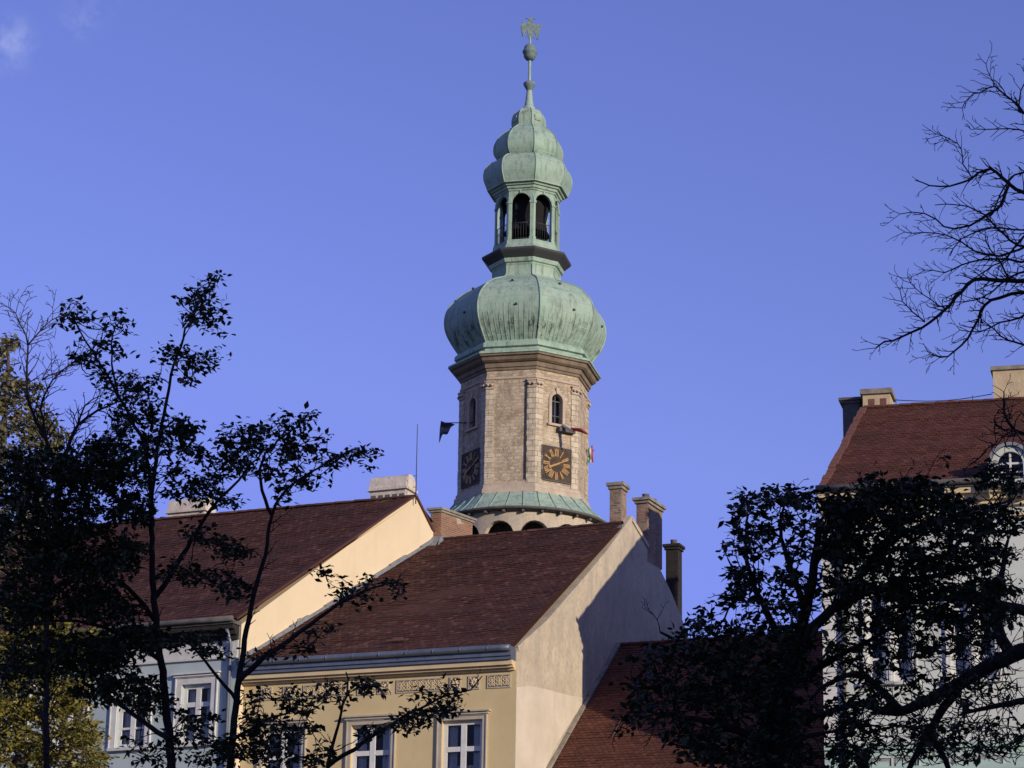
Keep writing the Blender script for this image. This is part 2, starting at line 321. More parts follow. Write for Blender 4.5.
def tiles(mb, BL, BR, TR, TL, row=.165, tw=.19, sag=0.0):
    BL, BR, TR, TL = map(Vector, (BL, BR, TR, TL))
    nrm = (BR - BL).cross(TL - BL).normalized()
    if nrm.z < 0: nrm = -nrm
    n = max(2, int(((TL - BL).length + (TR - BR).length) / 2 / row))
    V = []; F = []
    for j in range(n):
        f0 = j / n; f1 = min(1, (j + 1.12) / n)
        a0 = BL.lerp(TL, f0); b0 = BR.lerp(TR, f0); a1 = BL.lerp(TL, f1); b1 = BR.lerp(TR, f1)
        L = (b0 - a0).length; k = max(1, int(L / tw)); off = (j % 2) * .5
        wob = nrm * (.010 * math.sin(j * .7) + rng.uniform(-.004, .004))
        i = -off
        while i < k:
            g0 = max(0, i + .035) / k; g1 = min(k, i + .965) / k; i += 1
            if g1 - g0 < .15 / k: continue
            dz = sag * math.sin(math.pi * (g0 + g1) / 2) * math.sin(math.pi * min(1, f0 + .15))
            sg = wob - nrm * dz
            l = .024 + rng.uniform(-.006, .009); jt = rng.uniform(-.012, .012)
            dn = (a0 - a1).normalized() * jt
            p0 = a0.lerp(b0, g0) + nrm * l + sg + dn; p1 = a0.lerp(b0, g1) + nrm * (l + rng.uniform(-.003, .003)) + sg + dn
            p2 = a1.lerp(b1, g1) + nrm * .006 + sg; p3 = a1.lerp(b1, g0) + nrm * .006 + sg
            pm = (p0 + p1) / 2 + dn.normalized() * .02 if dn.length > 0 else (p0 + p1) / 2
            b = len(V); V += [p0, p1, p2, p3, p0 - nrm * .02, p1 - nrm * .02]
            F += [(b, b + 1, b + 2, b + 3), (b + 4, b + 5, b + 1, b)]
    mb.add(V, F)
def ridge_tiles(mb, A, B, r=.11, ln=.38):
    A, B = Vector(A), Vector(B); n = max(1, int((B - A).length / ln)); d = (B - A).normalized(); s = d.cross(ZU).normalized(); u = s.cross(d)
    for i in range(n):
        a = A.lerp(B, i / n) ; b = A.lerp(B, (i + 1.05) / n) ; V = []
        zj = rng.uniform(-.008, .008)
        for p, rr in ((a, r * 1.12), (b, r)):
            for k in range(7):
                t = math.pi * k / 6; V.append(p + s * math.cos(t) * rr + u * (math.sin(t) * rr * .8 + zj - .02))
        mb.add(V, [(k, k + 1, 8 + k, 7 + k) for k in range(6)] + [(0, 1, 2, 3, 4, 5, 6)], False)
def window(F, parent, u0, u1, z0, z1, cols=2, rows=3, frame='white', w=.14, curtain=.45, casing=None, cw=.16, hood=True, sill=True, proud=.05):
    """frame with mullions, glass, curtain; optional raised casing, hood and sill"""
    o = MB(); ft = .13; mh = .085
    F.box(o, u0, u1, w - .02, w + .05, z0, z0 + ft); F.box(o, u0, u1, w - .02, w + .05, z1 - ft, z1)
    F.box(o, u0, u0 + ft, w - .02, w + .05, z0 + ft, z1 - ft); F.box(o, u1 - ft, u1, w - .02, w + .05, z0 + ft, z1 - ft)
    for i in range(1, cols):
        c = u0 + (u1 - u0) * i / cols; F.box(o, c - mh, c + mh, w - .035, w + .045, z0 + ft, z1 - ft)
    for j in range(1, rows):
        c = z1 - (z1 - z0) * (j / rows if rows != 2 else .385); hh = .075 if j == 1 else .035
        for i in range(cols):
            a = u0 + ft if i == 0 else u0 + (u1 - u0) * i / cols + mh; b = u1 - ft if i == cols - 1 else u0 + (u1 - u0) * (i + 1) / cols - mh
            F.box(o, a, b, w - .025, w + .04, c - hh, c + hh)
    wn = o.build('window', M[frame], parent)
    g = MB(); g.poly(F.p(u0 + ft, w + .02, z0 + ft), F.p(u1 - ft, w + .02, z0 + ft), F.p(u1 - ft, w + .02, z1 - ft), F.p(u0 + ft, w + .02, z1 - ft)); g.build('pane', M['glass'], wn)
    if curtain:
        c = MB(); k = 28; zt = z0 + (z1 - z0) * curtain
        P = [(F.p(u0 + (u1 - u0) * i / k, w + .12 + .018 * math.sin(i * 1.9), z0), F.p(u0 + (u1 - u0) * i / k, w + .12 + .018 * math.sin(i * 1.9 + .4), zt + .02 * math.sin(i * 2.6))) for i in range(k + 1)]
        for i in range(k): c.poly(P[i][0], P[i + 1][0], P[i + 1][1], P[i][1])
        for s0, s1 in ((0, .30), (.70, 1)):       # side drapes up to the head
            for i in range(6):
                a = u0 + (u1 - u0) * (s0 + (s1 - s0) * i / 6); b = u0 + (u1 - u0) * (s0 + (s1 - s0) * (i + 1) / 6)
                c.poly(F.p(a, w + .15 + .02 * (i % 2), z0), F.p(b, w + .15 + .02 * ((i + 1) % 2), z0), F.p(b, w + .15 + .02 * ((i + 1) % 2), z1), F.p(a, w + .15 + .02 * (i % 2), z1))
        c.build('curtain', M['curtain'], wn)
    if casing:
        c = MB(); e = cw
        for a, b, zz0, zz1, pr_ in ((u0 - e, u0, z0, z1, proud), (u1, u1 + e, z0, z1, proud), (u0 - e, u1 + e, z1, z1 + e, proud),
                                  (u0 - e - .03, u0 - e, z0, z1 + e + .03, proud + .03), (u1 + e, u1 + e + .03, z0, z1 + e + .03, proud + .03), (u0 - e, u1 + e, z1 + e, z1 + e + .03, proud + .03)):
            F.box(c, a, b, -pr_, .003 + (.0 if pr_ == proud else -.001), zz0, zz1)
        if hood:
            F.box(c, u0 - e - .08, u1 + e + .08, -proud - .07, .002, z1 + e + .032, z1 + e + .10); F.box(c, u0 - e - .14, u1 + e + .14, -proud - .13, .002, z1 + e + .102, z1 + e + .15)
        c.build('casing', M[casing], wn)
    if sill:
        c = MB(); F.box(c, u0 - .22, u1 + .22, -.14, .10, z0 - .10, z0 - .002); c.build('sill', M[casing or frame], wn)
    return wn
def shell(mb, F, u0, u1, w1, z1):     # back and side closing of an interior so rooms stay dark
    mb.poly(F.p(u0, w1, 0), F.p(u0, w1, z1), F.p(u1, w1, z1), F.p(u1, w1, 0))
def chimney(parent, P, t, b, wt, wb, z0, z1, m, cap='capst', over=.07, pots=0, capn=2, ct=.10):
    """P: near left corner; t,b unit directions, wt,wb sizes"""
    P = Vector((P[0], P[1], 0)); o = MB(); o.box(P + ZU * z0, t * wt, b * wb, ZU * (z1 - z0)); ch = o.build('chimney', M[m], parent)
    c = MB(); z = z1 + .001
    for i in range(capn):
        e = over * (i + 1) / capn; h = ct; c.box(P - t * e - b * e + ZU * z, t * (wt + 2 * e), b * (wb + 2 * e), ZU * h); z += h + .001
    c.build('cap', M[cap], ch)
    if pots:
        for i in range(pots):
            c = MB()
            q = P + t * (wt * (.5 if wt < wb else (i + .5) / pots)) + b * (wb * (.5 if wt >= wb else (i + .5) / pots))
            c.lathe((q.x, q.y), [(.07, z - .02), (.13, z), (.115, z + .16), (.14, z + .2), (.10, z + .2), (.09, z)], 10); c.build('flue_pot', M['soot'], ch)
    return ch

# ================================================================== CENTRE HOUSE
ZE = 16.96
FC = Fr((.29, 78.0), 21.5)                 # u = 0 at the right corner, negative to the left
LFT = Vector((-8.29, 81.38, 0)); WC = (LFT - FC.O).length
GD = Vector((math.sin(R_(24.3)), math.cos(R_(24.3)), 0)); GN = Vector((GD.y, -GD.x, 0))
LD = Vector((math.sin(R_(36)), math.cos(R_(36)), 0))
RR = Vector((3.82, 85.8, 23.0)); RL = Vector((-2.85, 88.9, 23.0))
hc = thing('yellow_house', 'yellow ochre house in the middle with a brown roof and tall plaster gable', 'house', (-4, 80, 0), 'row of old town houses')
wins = [(FC.px(x0, 720)[0], FC.px(x1, 720)[0]) for x0, x1 in ((442.5, 483), (352, 392), (264, 303))]
zt = FC.px(462, 720)[1]
wh = 2.25
holes = [(a, b, zt - wh, zt) for a, b in wins] + [(a, b, zt - wh - 4.6, zt - 4.6) for a, b in wins]
o = MB(); wall_holes(o, FC, -WC, 0, 0, ZE, holes); o.build('front_wall', M['ochre'], hc)
o = MB(); shell(o, FC, -WC + .3, -.3, 3.0, ZE); o.build('room_back', M['dark'], hc)
for (a, b, c, d) in holes: window(FC, hc, a, b, c, d, rows=2, casing='casing', curtain=.40, cw=.12)
# eaves cornice, gutter
o = MB()
for w0, z0, z1 in ((.10, ZE - .56, ZE - .50), (.22, ZE - .498, ZE - .43), (.32, ZE - .428, ZE - .285)):
    FC.box(o, -WC, -.04, -w0, .001, z0, z1)
o.build('eaves_cornice', M['ochre_trim'], hc)
o = MB()
FC.box(o, -WC, -.03, -.40, .1, ZE - .28, ZE - .18); FC.box(o, -WC, -.03, -.46, .1, ZE - .178, ZE - .04)
pts = [FC.p(u, -.53, ZE + .05) for u in np.linspace(-WC, -.02, 30)]; o.tube(pts, .10, 8)
FC.box(o, -WC, -.03, -.42, .1, ZE - .038, ZE + .12)
for u in np.arange(-WC + .4, 0, .9): o.tube([FC.p(u, -.63, ZE - .03), FC.p(u, -.64, ZE + .07), FC.p(u, -.53, ZE + .16), FC.p(u, -.38, ZE + .16)], .012, 4)
o.build('gutter', M['gutter'], hc)
# frieze panels with pierced ornament
def frieze(x0, x1, long):
    u0, z1 = FC.px(x0, 676.5); u1 = FC.px(x1, 676.5)[0]; z1 = ZE - .66; z0 = z1 - .42
    b = MB(); e = .035
    for a, c, d, f in ((u0, u1, z1 - e, z1), (u0, u1, z0, z0 + e), (u0, u0 + e, z0 + e, z1 - e), (u1 - e, u1, z0 + e, z1 - e)): FC.box(b, a, c, -.03, .001, d, f)
    p = b.build('frieze_panel', M['casing'], hc)
    b = MB(); FC.box(b, u0 + e, u1 - e, -.006, .001, z0 + e, z1 - e); b.build('panel_ground', M['capst'], p)
    b = MB(); zc = (z0 + z1) / 2
    if long:
        n = max(3, int((u1 - u0) / .21)); st = (u1 - u0 - 2 * e) / n
        for i in range(n):
            c = u0 + e + st * (i + .5)
            for k in range(4):
                a = k * math.pi / 2 + .78; q = FC.p(c + math.cos(a) * st * .27, -.02, zc + math.sin(a) * .09)
                ring = [q + FC.t * math.cos(2 * math.pi * m_ / 8) * .055 + ZU * math.sin(2 * math.pi * m_ / 8) * .06 for m_ in range(9)]; b.tube(ring, .019, 4, cap=False)
            b.tube([FC.p(c - st * .5, -.015, z0 + e), FC.p(c, -.02, zc), FC.p(c + st * .5, -.015, z1 - e)], .016, 4)
            b.tube([FC.p(c - st * .5, -.015, z1 - e), FC.p(c, -.02, zc), FC.p(c + st * .5, -.015, z0 + e)], .016, 4)
    else:
        c = (u0 + u1) / 2
        for k in range(8):
            a = k * math.pi / 4; b.tube([FC.p(c, -.03, zc), FC.p(c + math.cos(a) * .07, -.05, zc + math.sin(a) * .08), FC.p(c + math.cos(a) * .14, -.02, zc + math.sin(a) * .15)], [.02, .035, .012], 5)
        for sx in (-1, 1):
            for sz in (-1, 1): b.tube([FC.p(c + sx * .10, -.02, zc + sz * .17), FC.p(c + sx * .16, -.02, zc + sz * .10)], .02, 4)
    b.build('panel_ornament', M['ochre_trim'], p)
for a, b, l in ((487.5, 511, 1), (468.5, 480, 0), (450, 461, 0), (397, 443, 1), (378, 389.5, 0), (358, 370, 0), (304, 350, 1), (284, 296, 0), (262, 273, 0)): frieze(a, b, l)
# roof
EL = FC.p(-WC, -.42, ZE + .10); ER = FC.p(-.05, -.42, ZE + .10)
o = MB(); o.poly(EL - ZU * .16, ER - ZU * .16, RR - ZU * .16, RL - ZU * .16)
BR_ = Vector((6.6, 92.0, 17.5)); BL_ = Vector((1.2, 96.5, 17.5))
RRb = RR - FC.t * .3; BR_ = BR_ - FC.t * .35; o.poly(RL - ZU * .03, RRb - ZU * .03, BR_, BL_)
rf = o.build('roof', M['tile'], hc)
o = MB(); tiles(o, EL, ER, RR, RL, sag=.10); ridge_tiles(o, RL, RR); tiles(o, BR_, BL_, RL, RRb, row=.3, tw=.4); o.build('roof_tiles', M['tile'], rf)
o = MB()
for px, py, L in ((386, 643, .5), (392, 641, .35), (400, 642, .25)):      # slipped pale tiles low on the slope
    q = onplane(px, py, EL, (ER - EL).cross(RL - EL).normalized()); nn = (ER - EL).cross(RL - EL).normalized()
    if nn.z < 0: nn = -nn
    o.box(q + nn * .05, FC.t * L, (RL - EL).normalized() * .09, nn * .02)
o.build('slipped_tiles', M['pot'], rf)
# gable wall (thick, with coping)
g0 = Vector((.29, 78.0, 0))
def GP(px, py): return onplane(px, py, g0, GN)
G = [g0 + ZU * 0, g0 + ZU * (ZE + .12)]
G += [GP(546, 622), GP(580, 583), GP(606, 552), GP(631, 517.5), GP(640, 536), GP(648, 546)]
G += [GP(662, 573), GP(672, 594), GP(684, 624), GP(692, 648)]
back = g0 + GD * 15.6; G += [back + ZU * 18.6, back]
for i in range(len(G)): G[i] = Vector(G[i])
o = MB(); TH = .42
def tri_prism(mb, pts, ex):
    # fan-free: rely on n-gon tessellation
    mb.prism(pts, ex)
tri_prism(o, G, -GN * TH)
gw = o.build('gable_wall', M['gable'], hc)
# pale newer plaster low on the gable: thin coat standing 4 mm proud
o = MB()
pp = [GP(518, 688), GP(530, 686), GP(545, 689), GP(560, 693), GP(572, 696), GP(585, 698), GP(556, 745), GP(540, 780), g0 + GD * .05 + ZU * 9, g0 + GD * 0.01 + ZU * 9]
pp[0] = g0 + GD * .01 + ZU * pp[0].z
o.prism([p + GN * .001 for p in pp], GN * .006); o.build('plaster_patch', M['patch'], gw)
o = MB()       # coping along the front verge: narrow raised band
vs = G[1:6]
for a, b in zip(vs[:-1], vs[1:]):
    d = (b - a); nn = d.cross(GN).normalized()
    if nn.z < 0: nn = -nn
    o.box(a + GN * .05 - nn * .10, d, -GN * (TH + .10), nn * .16)
a, b = G[5], G[7]; d = b - a; nn = d.cross(GN).normalized(); nn = nn if nn.z > 0 else -nn
o.box(a + GN * .05 - nn * .10, d, -GN * (TH + .10), nn * .14)
o.build('coping', M['gable'], gw)
# chimneys of the centre house
q = GP(647.5, 500); P3 = q - GN * .0; zt3 = q.z
q2 = GP(662, 506)
chimney(hc, P3 - GN * .42 + GD * 0 + GN * .004, GN, GD, .42, (q2 - q).xy.length, 22.2, zt3 - .10, 'brick_gr', over=.12, pots=2)
RN = (ER - EL).cross(RL - EL).normalized(); RN = RN if RN.z > 0 else -RN
def roofz(p): return EL.z - (RN.x * (p.x - EL.x) + RN.y * (p.y - EL.y)) / RN.z
def apron(P, t, b, wt, name='flashing', side=.9):
    """lead apron in front of a chimney foot and up its right side"""
    o = MB(); a = P - t * .10 - b * .42; c = P + t * (wt + .10) - b * .42; d = P + t * (wt + .04) - b * .015; e = P - t * .04 - b * .015
    q = [Vector((p.x, p.y, roofz(p) + h)) for p, h in ((a, .05), (c, .05), (d, .22), (e, .22))]; o.prism(q, ZU * .015)
    f = P + t * (wt + .17) - b * .40; g = P + t * (wt + .15) + b * side; h_ = P + t * (wt + .01) + b * side; i = P + t * (wt + .01) - b * .02
    q = [Vector((p.x, p.y, min(23.02, roofz(p)) + h)) for p, h in ((f, .06), (g, .06), (h_, .20), (i, .20))]; o.prism(q, ZU * .015)
    o.build(name, M['flash'], hc)
PC2 = at(609.5, 524, 86.3); PC2.z = 0
chimney(hc, PC2, FC.t, FC.b, .42, .55, 22.7, at(617, 489.5, 86.3).z, 'brick_gr', over=.10, capn=2, ct=.11)
apron(PC2, FC.t, FC.b, .42, side=.1)
# brick chimney by the cream firewall
PC1 = at(440.5, 540, 88.5); PC1.z = 0
zc1 = at(440.5, 512, 88.5).z
chimney(hc, PC1 - FC.t * .40, FC.t, LD, .40, 1.85, 22.3, zc1, 'brick', over=.10, capn=2, ct=.08)
apron(PC1 - FC.t * .40, FC.t, LD, .40)

# ================================================================== LEFT HOUSE (pale blue with cream firewall)
ZL = 18.38; FL = Fr((-8.5, 81.2), 25.0)
hl = thing('blue_house', 'pale blue house on the left with a blank cream firewall and long brown roof', 'house', (-16, 86, 0), 'row of old town houses')
WL = 16.0
lw = []
for cx in (197, 133, 70, 12):
    u = FL.px(cx, 690)[0]; lw.append(u)
zwt = FL.px(197, 684)[1]
holes = [(u - .55, u + .55, zwt - 1.9, zwt) for u in lw]
o = MB(); wall_holes(o, FL, -WL, 0, 0, ZL, holes); o.build('front_wall', M['blue'], hl)
o = MB(); shell(o, FL, -WL + .3, -.3, 3.0, ZL); o.build('room_back', M['dark'], hl)
for h in holes:
    window(FL, hl, *h, rows=3, casing='white_st', cw=.20, curtain=.3)
o = MB()
for w0, z0, z1 in ((.12, ZL - .55, ZL - .40), (.25, ZL - .398, ZL - .25), (.40, ZL - .248, ZL - .10)): FL.box(o, -WL, -.02, -w0, .001, z0, z1)
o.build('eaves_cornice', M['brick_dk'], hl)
o = MB(); FL.box(o, -WL, -.02, -.04, .001, ZL - 1.05, ZL - .553); FL.box(o, -WL, -.02, -.09, .001, ZL - 1.13, ZL - 1.052); o.build('frieze_band', M['white_st'], hl)
o = MB()
for k in range(-1, 1): pass
uc = FL.px(227, 690)[0]
o.tube([FL.p(-.25, -.10, .3), FL.p(-.25, -.10, ZL - .7), FL.p(-.25, -.38, ZL - .25)], .06, 8); o.build('downpipe', M['gutter'], hl)
o = MB(); FL.box(o, -WL, .02, -.45, .1, ZL - .098, ZL + .02); o.tube([FL.p(u, -.52, ZL + .05) for u in np.linspace(-WL, .02, 12)], .085, 8); o.build('gutter', M['soot'], hl)
RD = Vector((math.cos(R_(23.1)), -math.sin(R_(23.1)), 0))
FWD = Vector((math.sin(R_(38)), math.cos(R_(38)), 0)); FWN = Vector((FWD.y, -FWD.x, 0)); f0 = Vector((-8.45, 81.2, 0))
def FP(px, py): return onplane(px, py, f0, FWN)
pk = FP(415, 496.5)
RLR = pk.copy(); RLL = RLR - RD * 17.0
ELL = FL.p(-WL, -.42, ZL + .08); ELR = f0 + FL.n * .42 + ZU * (ZL + .08)
bk = FP(431, 529)
o = MB(); o.poly(ELL - ZU * .14, ELR - ZU * .14, RLR - ZU * .14, RLL - ZU * .14)
bb = bk + FWD * 5 - ZU * 3.0; o.poly(RLL, RLR, bb, bb - RD * 17); rf = o.build('roof', M['tile'], hl)
o = MB(); tiles(o, ELL, ELR - FWN * .16, RLR - FWN * .06, RLL, sag=.08); ridge_tiles(o, RLL, RLR); o.build('roof_tiles', M['tile'], rf)
fw = [f0 + FL.n * .0 + ZU * 0, f0 + ZU * (ZL - .05), pk + ZU * .02, bk, bk + FWD * 5 - ZU * 3.2, bk * 1 + FWD * 5]
fw[-1] = Vector((fw[-1].x, fw[-1].y, 0)); 
o = MB(); o.prism(fw, -FWN * .4); fwo = o.build('firewall', M['firewall'], hl)
o = MB()       # dark tile edge along the verge
for a, b in ((f0 + FL.n * .35 + ZU * (ZL + .02), pk), (pk, bk), (bk, fw[4])):
    d = b - a; nn = d.cross(FWN).normalized(); nn = nn if nn.z > 0 else -nn
    o.box(a + FWN * .07 + nn * .0, d, -FWN * .46, nn * .07)
o.build('verge_tiles', M['tile'], fwo)
o = MB(); a, b = FP(350, 626), FP(372, 576); o.tube([a + FWN * .04, b + FWN * .04], .03, 5); o.tube([b + FWN * .04, b - FWN * .02], .018, 5)
o.tube([FP(341, 631) + FWN * .03, FP(352, 600) + FWN * .03, FP(362, 590) + FWN * .03], .008, 4); o.build('wall_rod', M['iron'], fwo)
o = MB()       # lead flashing where the lower roof meets the firewall
pr_prev = None
for i in range(13):
    f = i / 12; base = EL.lerp(RL, f); 
    q = f0 + FWD * ((base - f0).dot(FWD)); q.z = base.z + .0
    if pr_prev is not None:
        d = q - pr_prev; nn = d.cross(FWN).normalized(); nn = nn if nn.z > 0 else -nn
        o.box(pr_prev + FWN * .005 + nn * .0, d, FWN * .13, nn * (.10 + .03 * math.sin(i * 2.1)))
    pr_prev = q
o.build('flashing', M['flash'], fwo)
# white rounded-top chimneys on the ridge
def wide_chimney(px0, px1, ptop, pbase, depth, extra=.0):
    A = at(px0, pbase, depth); B = at(px1, pbase, depth); wd = (B - A).length / math.cos(R_(23)) * .97
    A = Vector((A.x, A.y, 0)); z1 = at((px0 + px1) / 2, ptop, depth).z; z0 = at((px0 + px1) / 2, pbase, depth).z - 1.2
    t = RD; b = Vector((RD.y * -1, RD.x, 0)); o = MB(); dp = .75
    zs = z1 - .62 
    o.box(A + ZU * z0, t * wd, b * dp, ZU * (zs - z0)); c = o.build('chimney', M['whitechim'], hl)
    o = MB(); e = .09
    o.box(A - t * e - b * e + ZU * (zs + .001), t * (wd + 2 * e), b * (dp + 2 * e), ZU * .09)
    pr = []
    for k in range(9):
        a = math.pi * k / 8; pr.append(A - t * .03 + b * (dp / 2 - math.cos(a) * (dp / 2 + .03)) + ZU * (zs + .092 + math.sin(a) ** .6 * .50))
    o.prism(pr, t * (wd + .06)); o.build('cap', M['whitechim'], c)
    o = MB()
    for k in range(5):
        o = MB(); uu = wd * (k + .5) / 5; o.box(A + t * (uu - .09) - b * .012 + ZU * (zs - .38), t * .18, b * .02, ZU * .22); o.build('flue_opening', M['soot'], c)
    return A, t, b, wd, z1
A, t_, b_, wd, z1 = wide_chimney(370, 407, 475, 500, 88.4)
wide_chimney(168, 207, 498, 522, 93.6)
wide_chimney(18, 40, 507, 533, 98)
q = at(416.5, 476, 87.6); qt = at(417.5, 424, 87.6)
o = MB(); o.tube([Vector((q.x, q.y, q.z - 1.0)), qt], [.022, .012], 5)
for k in range(3): o.tube([Vector((q.x - .12, q.y, q.z - .8 + k * .4)), Vector((q.x + .02, q.y, q.z - .8 + k * .4))], .012, 4)
tag(o.build('lightning_rod', M['iron'], origin=(q.x, q.y, q.z - 1.0)), 'thin metal rod standing at the right end of the white chimney', 'rod')

# ================================================================== LOWER HOUSE (red roof in the gap)
hr = thing('low_house', 'low house with a bright red tiled roof against the big plaster gable', 'house', (4, 76, 0), 'row of old town houses')
P1 = GP(617, 645) + GN * .01; slope = (18.72 - 13.79) / (8.17 - 2.5); b1 = (P1 - g0).dot(GD)
FLo = Fr((.29, 78.0), 21.5)
E0 = g0 + GD * (-.35); E0.z = P1.z - slope * (b1 + .35)
tl = FLo.t; WLo = 10.2
T1 = P1 + tl * WLo; E1 = E0 + tl * (WLo - 1.0)
o = MB(); o.poly(E0 - ZU * .04, E1 - ZU * .04, T1 - ZU * .04, P1 - ZU * .04)
Bk0 = P1 + GD * 6 - ZU * 4; o.poly(P1, T1, Bk0 + tl * WLo, Bk0); rf = o.build('roof', M['tile_new'], hr)
o = MB(); tiles(o, E0 + GN * .02, E1, T1, P1 + GN * .02, row=.15); ridge_tiles(o, P1 + GN * .02, T1); o.build('roof_tiles', M['tile_new'], rf)
o = MB(); d = P1 - E0; nn = d.cross(GN).normalized(); nn = nn if nn.z > 0 else -nn
for i in range(10):
    o.box(E0 + d * (i / 10) + GN * .002 + nn * .02, d * .098, GN * .14, nn * (.07 + .012 * math.sin(i * 3)))
o.build('flashing', M['capst'], rf)
s_ = onplane(612, 722, E0, nn); o = MB()
e_ = (P1 - E0).normalized(); q0 = onplane(614, 736, E0, (E1 - E0).cross(P1 - E0).normalized()); 
up_ = (E1 - E0).cross(P1 - E0).normalized(); up_ = up_ if up_.z > 0 else -up_
o.tube([q0 - e_ * .2 + up_ * .07, q0 + e_ * .9 + up_ * .07], .02, 5); o.build('snow_rod', M['iron'], rf)
o = MB(); FLo2 = Fr((E0.x + FLo.b.x * .4, E0.y + FLo.b.y * .4), 21.5)
wall_holes(o, FLo2, .05, WLo - 1.2, 0, E0.z - .05, [(1.5 + k * 2.6, 2.6 + k * 2.6, 7.8, 9.7) for k in range(3)]); o.build('front_wall', M['cream'], hr)
for k in range(3): window(FLo2, hr, 1.5 + k * 2.6, 2.6 + k * 2.6, 7.8, 9.7, casing='white_st')
o = MB(); shell(o, FLo2, .1, WLo - 1.3, 3, E0.z - .1); o.build('room_back', M['dark'], hr)

# ================================================================== RIGHT HOUSE
er = at(820, 494, 75.0); FRt = Fr((er.x, er.y), 15.0); ZR = er.z
hR = thing('cream_house', 'tall pale cream house on the right with a rusty red roof, round-headed dormer and chimneys', 'house', (14, 76, 0), 'row of old town houses')
WR = 14.0; BDr = Vector((math.sin(R_(21)), math.cos(R_(21)), 0))
pkR = atz(864, 408, ZR + 4.35); pkR2 = pkR + FRt.t * 14.2
cols = [(867, 886), (893, 912), (950, 969), (976, 995)]
zz1 = FRt.px(880, 590)[1]; zz0 = FRt.px(880, 682)[1]
zz3 = FRt.px(880, 762)[1]
cent = []
for a, b in cols:
    u0, _ = FRt.px(a, 640); u1, _ = FRt.px(b, 640); cent.append((u0, u1))
cent += [(cent[2][0] + 2.7, cent[2][1] + 2.7), (cent[3][0] + 2.7, cent[3][1] + 2.7)]
holes = [(a, b, zz0, zz1) for a, b in cent] + [(a, b, zz3 - 2.6, zz3) for a, b in cent]
o = MB(); wall_holes(o, FRt, 0, WR, 0, ZR, holes)
zs_ = [(0, 0), (0, ZR)]
lv = [FRt.p(0, 0, 0), FRt.p(0, 0, ZR), pkR - GD * 0, pkR + BDr * 7 - ZU * 4.5]; lv.append(Vector((lv[-1].x, lv[-1].y, 0)))
o.poly(*lv[::-1]); rv = [q + FRt.t * WR - ZU * (.04 if 0 < i < 4 else 0) for i, q in enumerate(lv)]; o.poly(*rv); o.build('wall', M['cream'], hR)
o = MB(); shell(o, FRt, .4, WR - .3, 3.0, ZR); o.build('room_back', M['dark'], hR)
for h in holes: window(FRt, hR, *h, cols=1, rows=4, casing='white_st', cw=.10, hood=False, curtain=.25)
o = MB()
for w0, z0, z1 in ((.10, ZR - .95, ZR - .85), (.15, ZR - .62, ZR - .45), (.28, ZR - .448, ZR - .28), (.42, ZR - .278, ZR - .10)): FRt.box(o, -.02, WR, -w0, .001, z0, z1)
o.build('eaves_cornice', M['ochre_trim'], hR)
o = MB(); zb = FRt.px(900, 745)[1]; FRt.box(o, 0, WR, -.14, .001, zb - .12, zb + .05); FRt.box(o, 0, WR, -.05, .001, zb - .62, zb - .122); FRt.box(o, 0, WR, -.12, .001, zb - .75, zb - .622)
o.build('string_course', M['greentrim'], hR)
o = MB()
for k in range(24): FRt.box(o, .0, .42 + .12 * (k % 2), -.045, .001, ZR - 1.2 - (k + 1) * .42 + .02, ZR - 1.2 - k * .42)
o.build('corner_quoins', M['white_st'], hR)
o = MB(); o.tube([FRt.p(.62, -.12, .3), FRt.p(.62, -.12, ZR - .9), FRt.p(.62, -.45, ZR - .2)], .06, 8); FRt.box(o, -.05, WR, -.48, .05, ZR - .098, ZR + .01)
o.tube([FRt.p(u, -.55, ZR + .04) for u in np.linspace(-.05, WR, 12)], .09, 8); o.build('gutter', M['soot'], hR)
ERL = FRt.p(.12, -.42, ZR + .06); ERR = FRt.p(WR, -.42, ZR + .06)
o = MB(); o.poly(ERL - ZU * .03, ERR - ZU * .03, pkR2 - ZU * .03, pkR - ZU * .03); bkk = pkR + BDr * 7 - ZU * 4.5; o.poly(pkR, pkR2, bkk + FRt.t * 14.2, bkk); rf = o.build('roof', M['tile_new'], hR)
o = MB(); tiles(o, ERL, ERR, pkR2, pkR, row=.16); ridge_tiles(o, pkR, pkR2); o.build('roof_tiles', M['tile_new'], rf)
o = MB(); d = pkR - ERL; nn = d.cross(FRt.t).normalized(); nn = nn if nn.z > 0 else -nn
for i in range(22):
    j1, j2 = rng.uniform(.0, .03), rng.uniform(.05, .09)
    o.box(ERL + d * (i / 22) - FRt.t * (.10 + j1) + nn * (-.12), d * .043, FRt.t * (.14 + j2), nn * (.16 + j1))
o.build('verge_mortar', M['pot'], rf)
uR = FRt.t; bR = FRt.b
A = at(863, 408, pkR.y + .1); z1 = at(877, 395, pkR.y + .1).z
c = chimney(hR, A, uR, bR, .88, .95, 24.4, z1, 'chimcream', over=.08, capn=1, ct=.17)
o = MB()
for k in (0, 1): o.box(Vector((A.x, A.y, 0)) + uR * (.18 + k * .38) - bR * .01 + ZU * (z1 - .42), uR * .20, bR * .02, ZU * .26)
o.build('soot_door', M['pot'], c)
A2 = at(843, 425, pkR.y + .9); z2 = at(850, 404, pkR.y + .9).z
chimney(hR, A2, uR, bR, .52, .9, 22.5, z2, 'soot', cap='soot', over=.12, capn=2, ct=.09)
A3 = at(994, 405, pkR.y - 1.0); z3 = at(1005, 371, pkR.y - 1.0).z
chimney(hR, A3, uR, bR, 1.9, .9, 24.2, z3, 'chimcream', over=.07, capn=1, ct=.13)
o = MB(); a = at(896, 400, pkR.y + .1); b = at(992, 397, pkR.y - .8)
o.tube([a.lerp(b, f) - ZU * (.12 * math.sin(math.pi * f)) + ZU * (.10 * f) for f in np.linspace(0, 1, 14)], .016, 4)
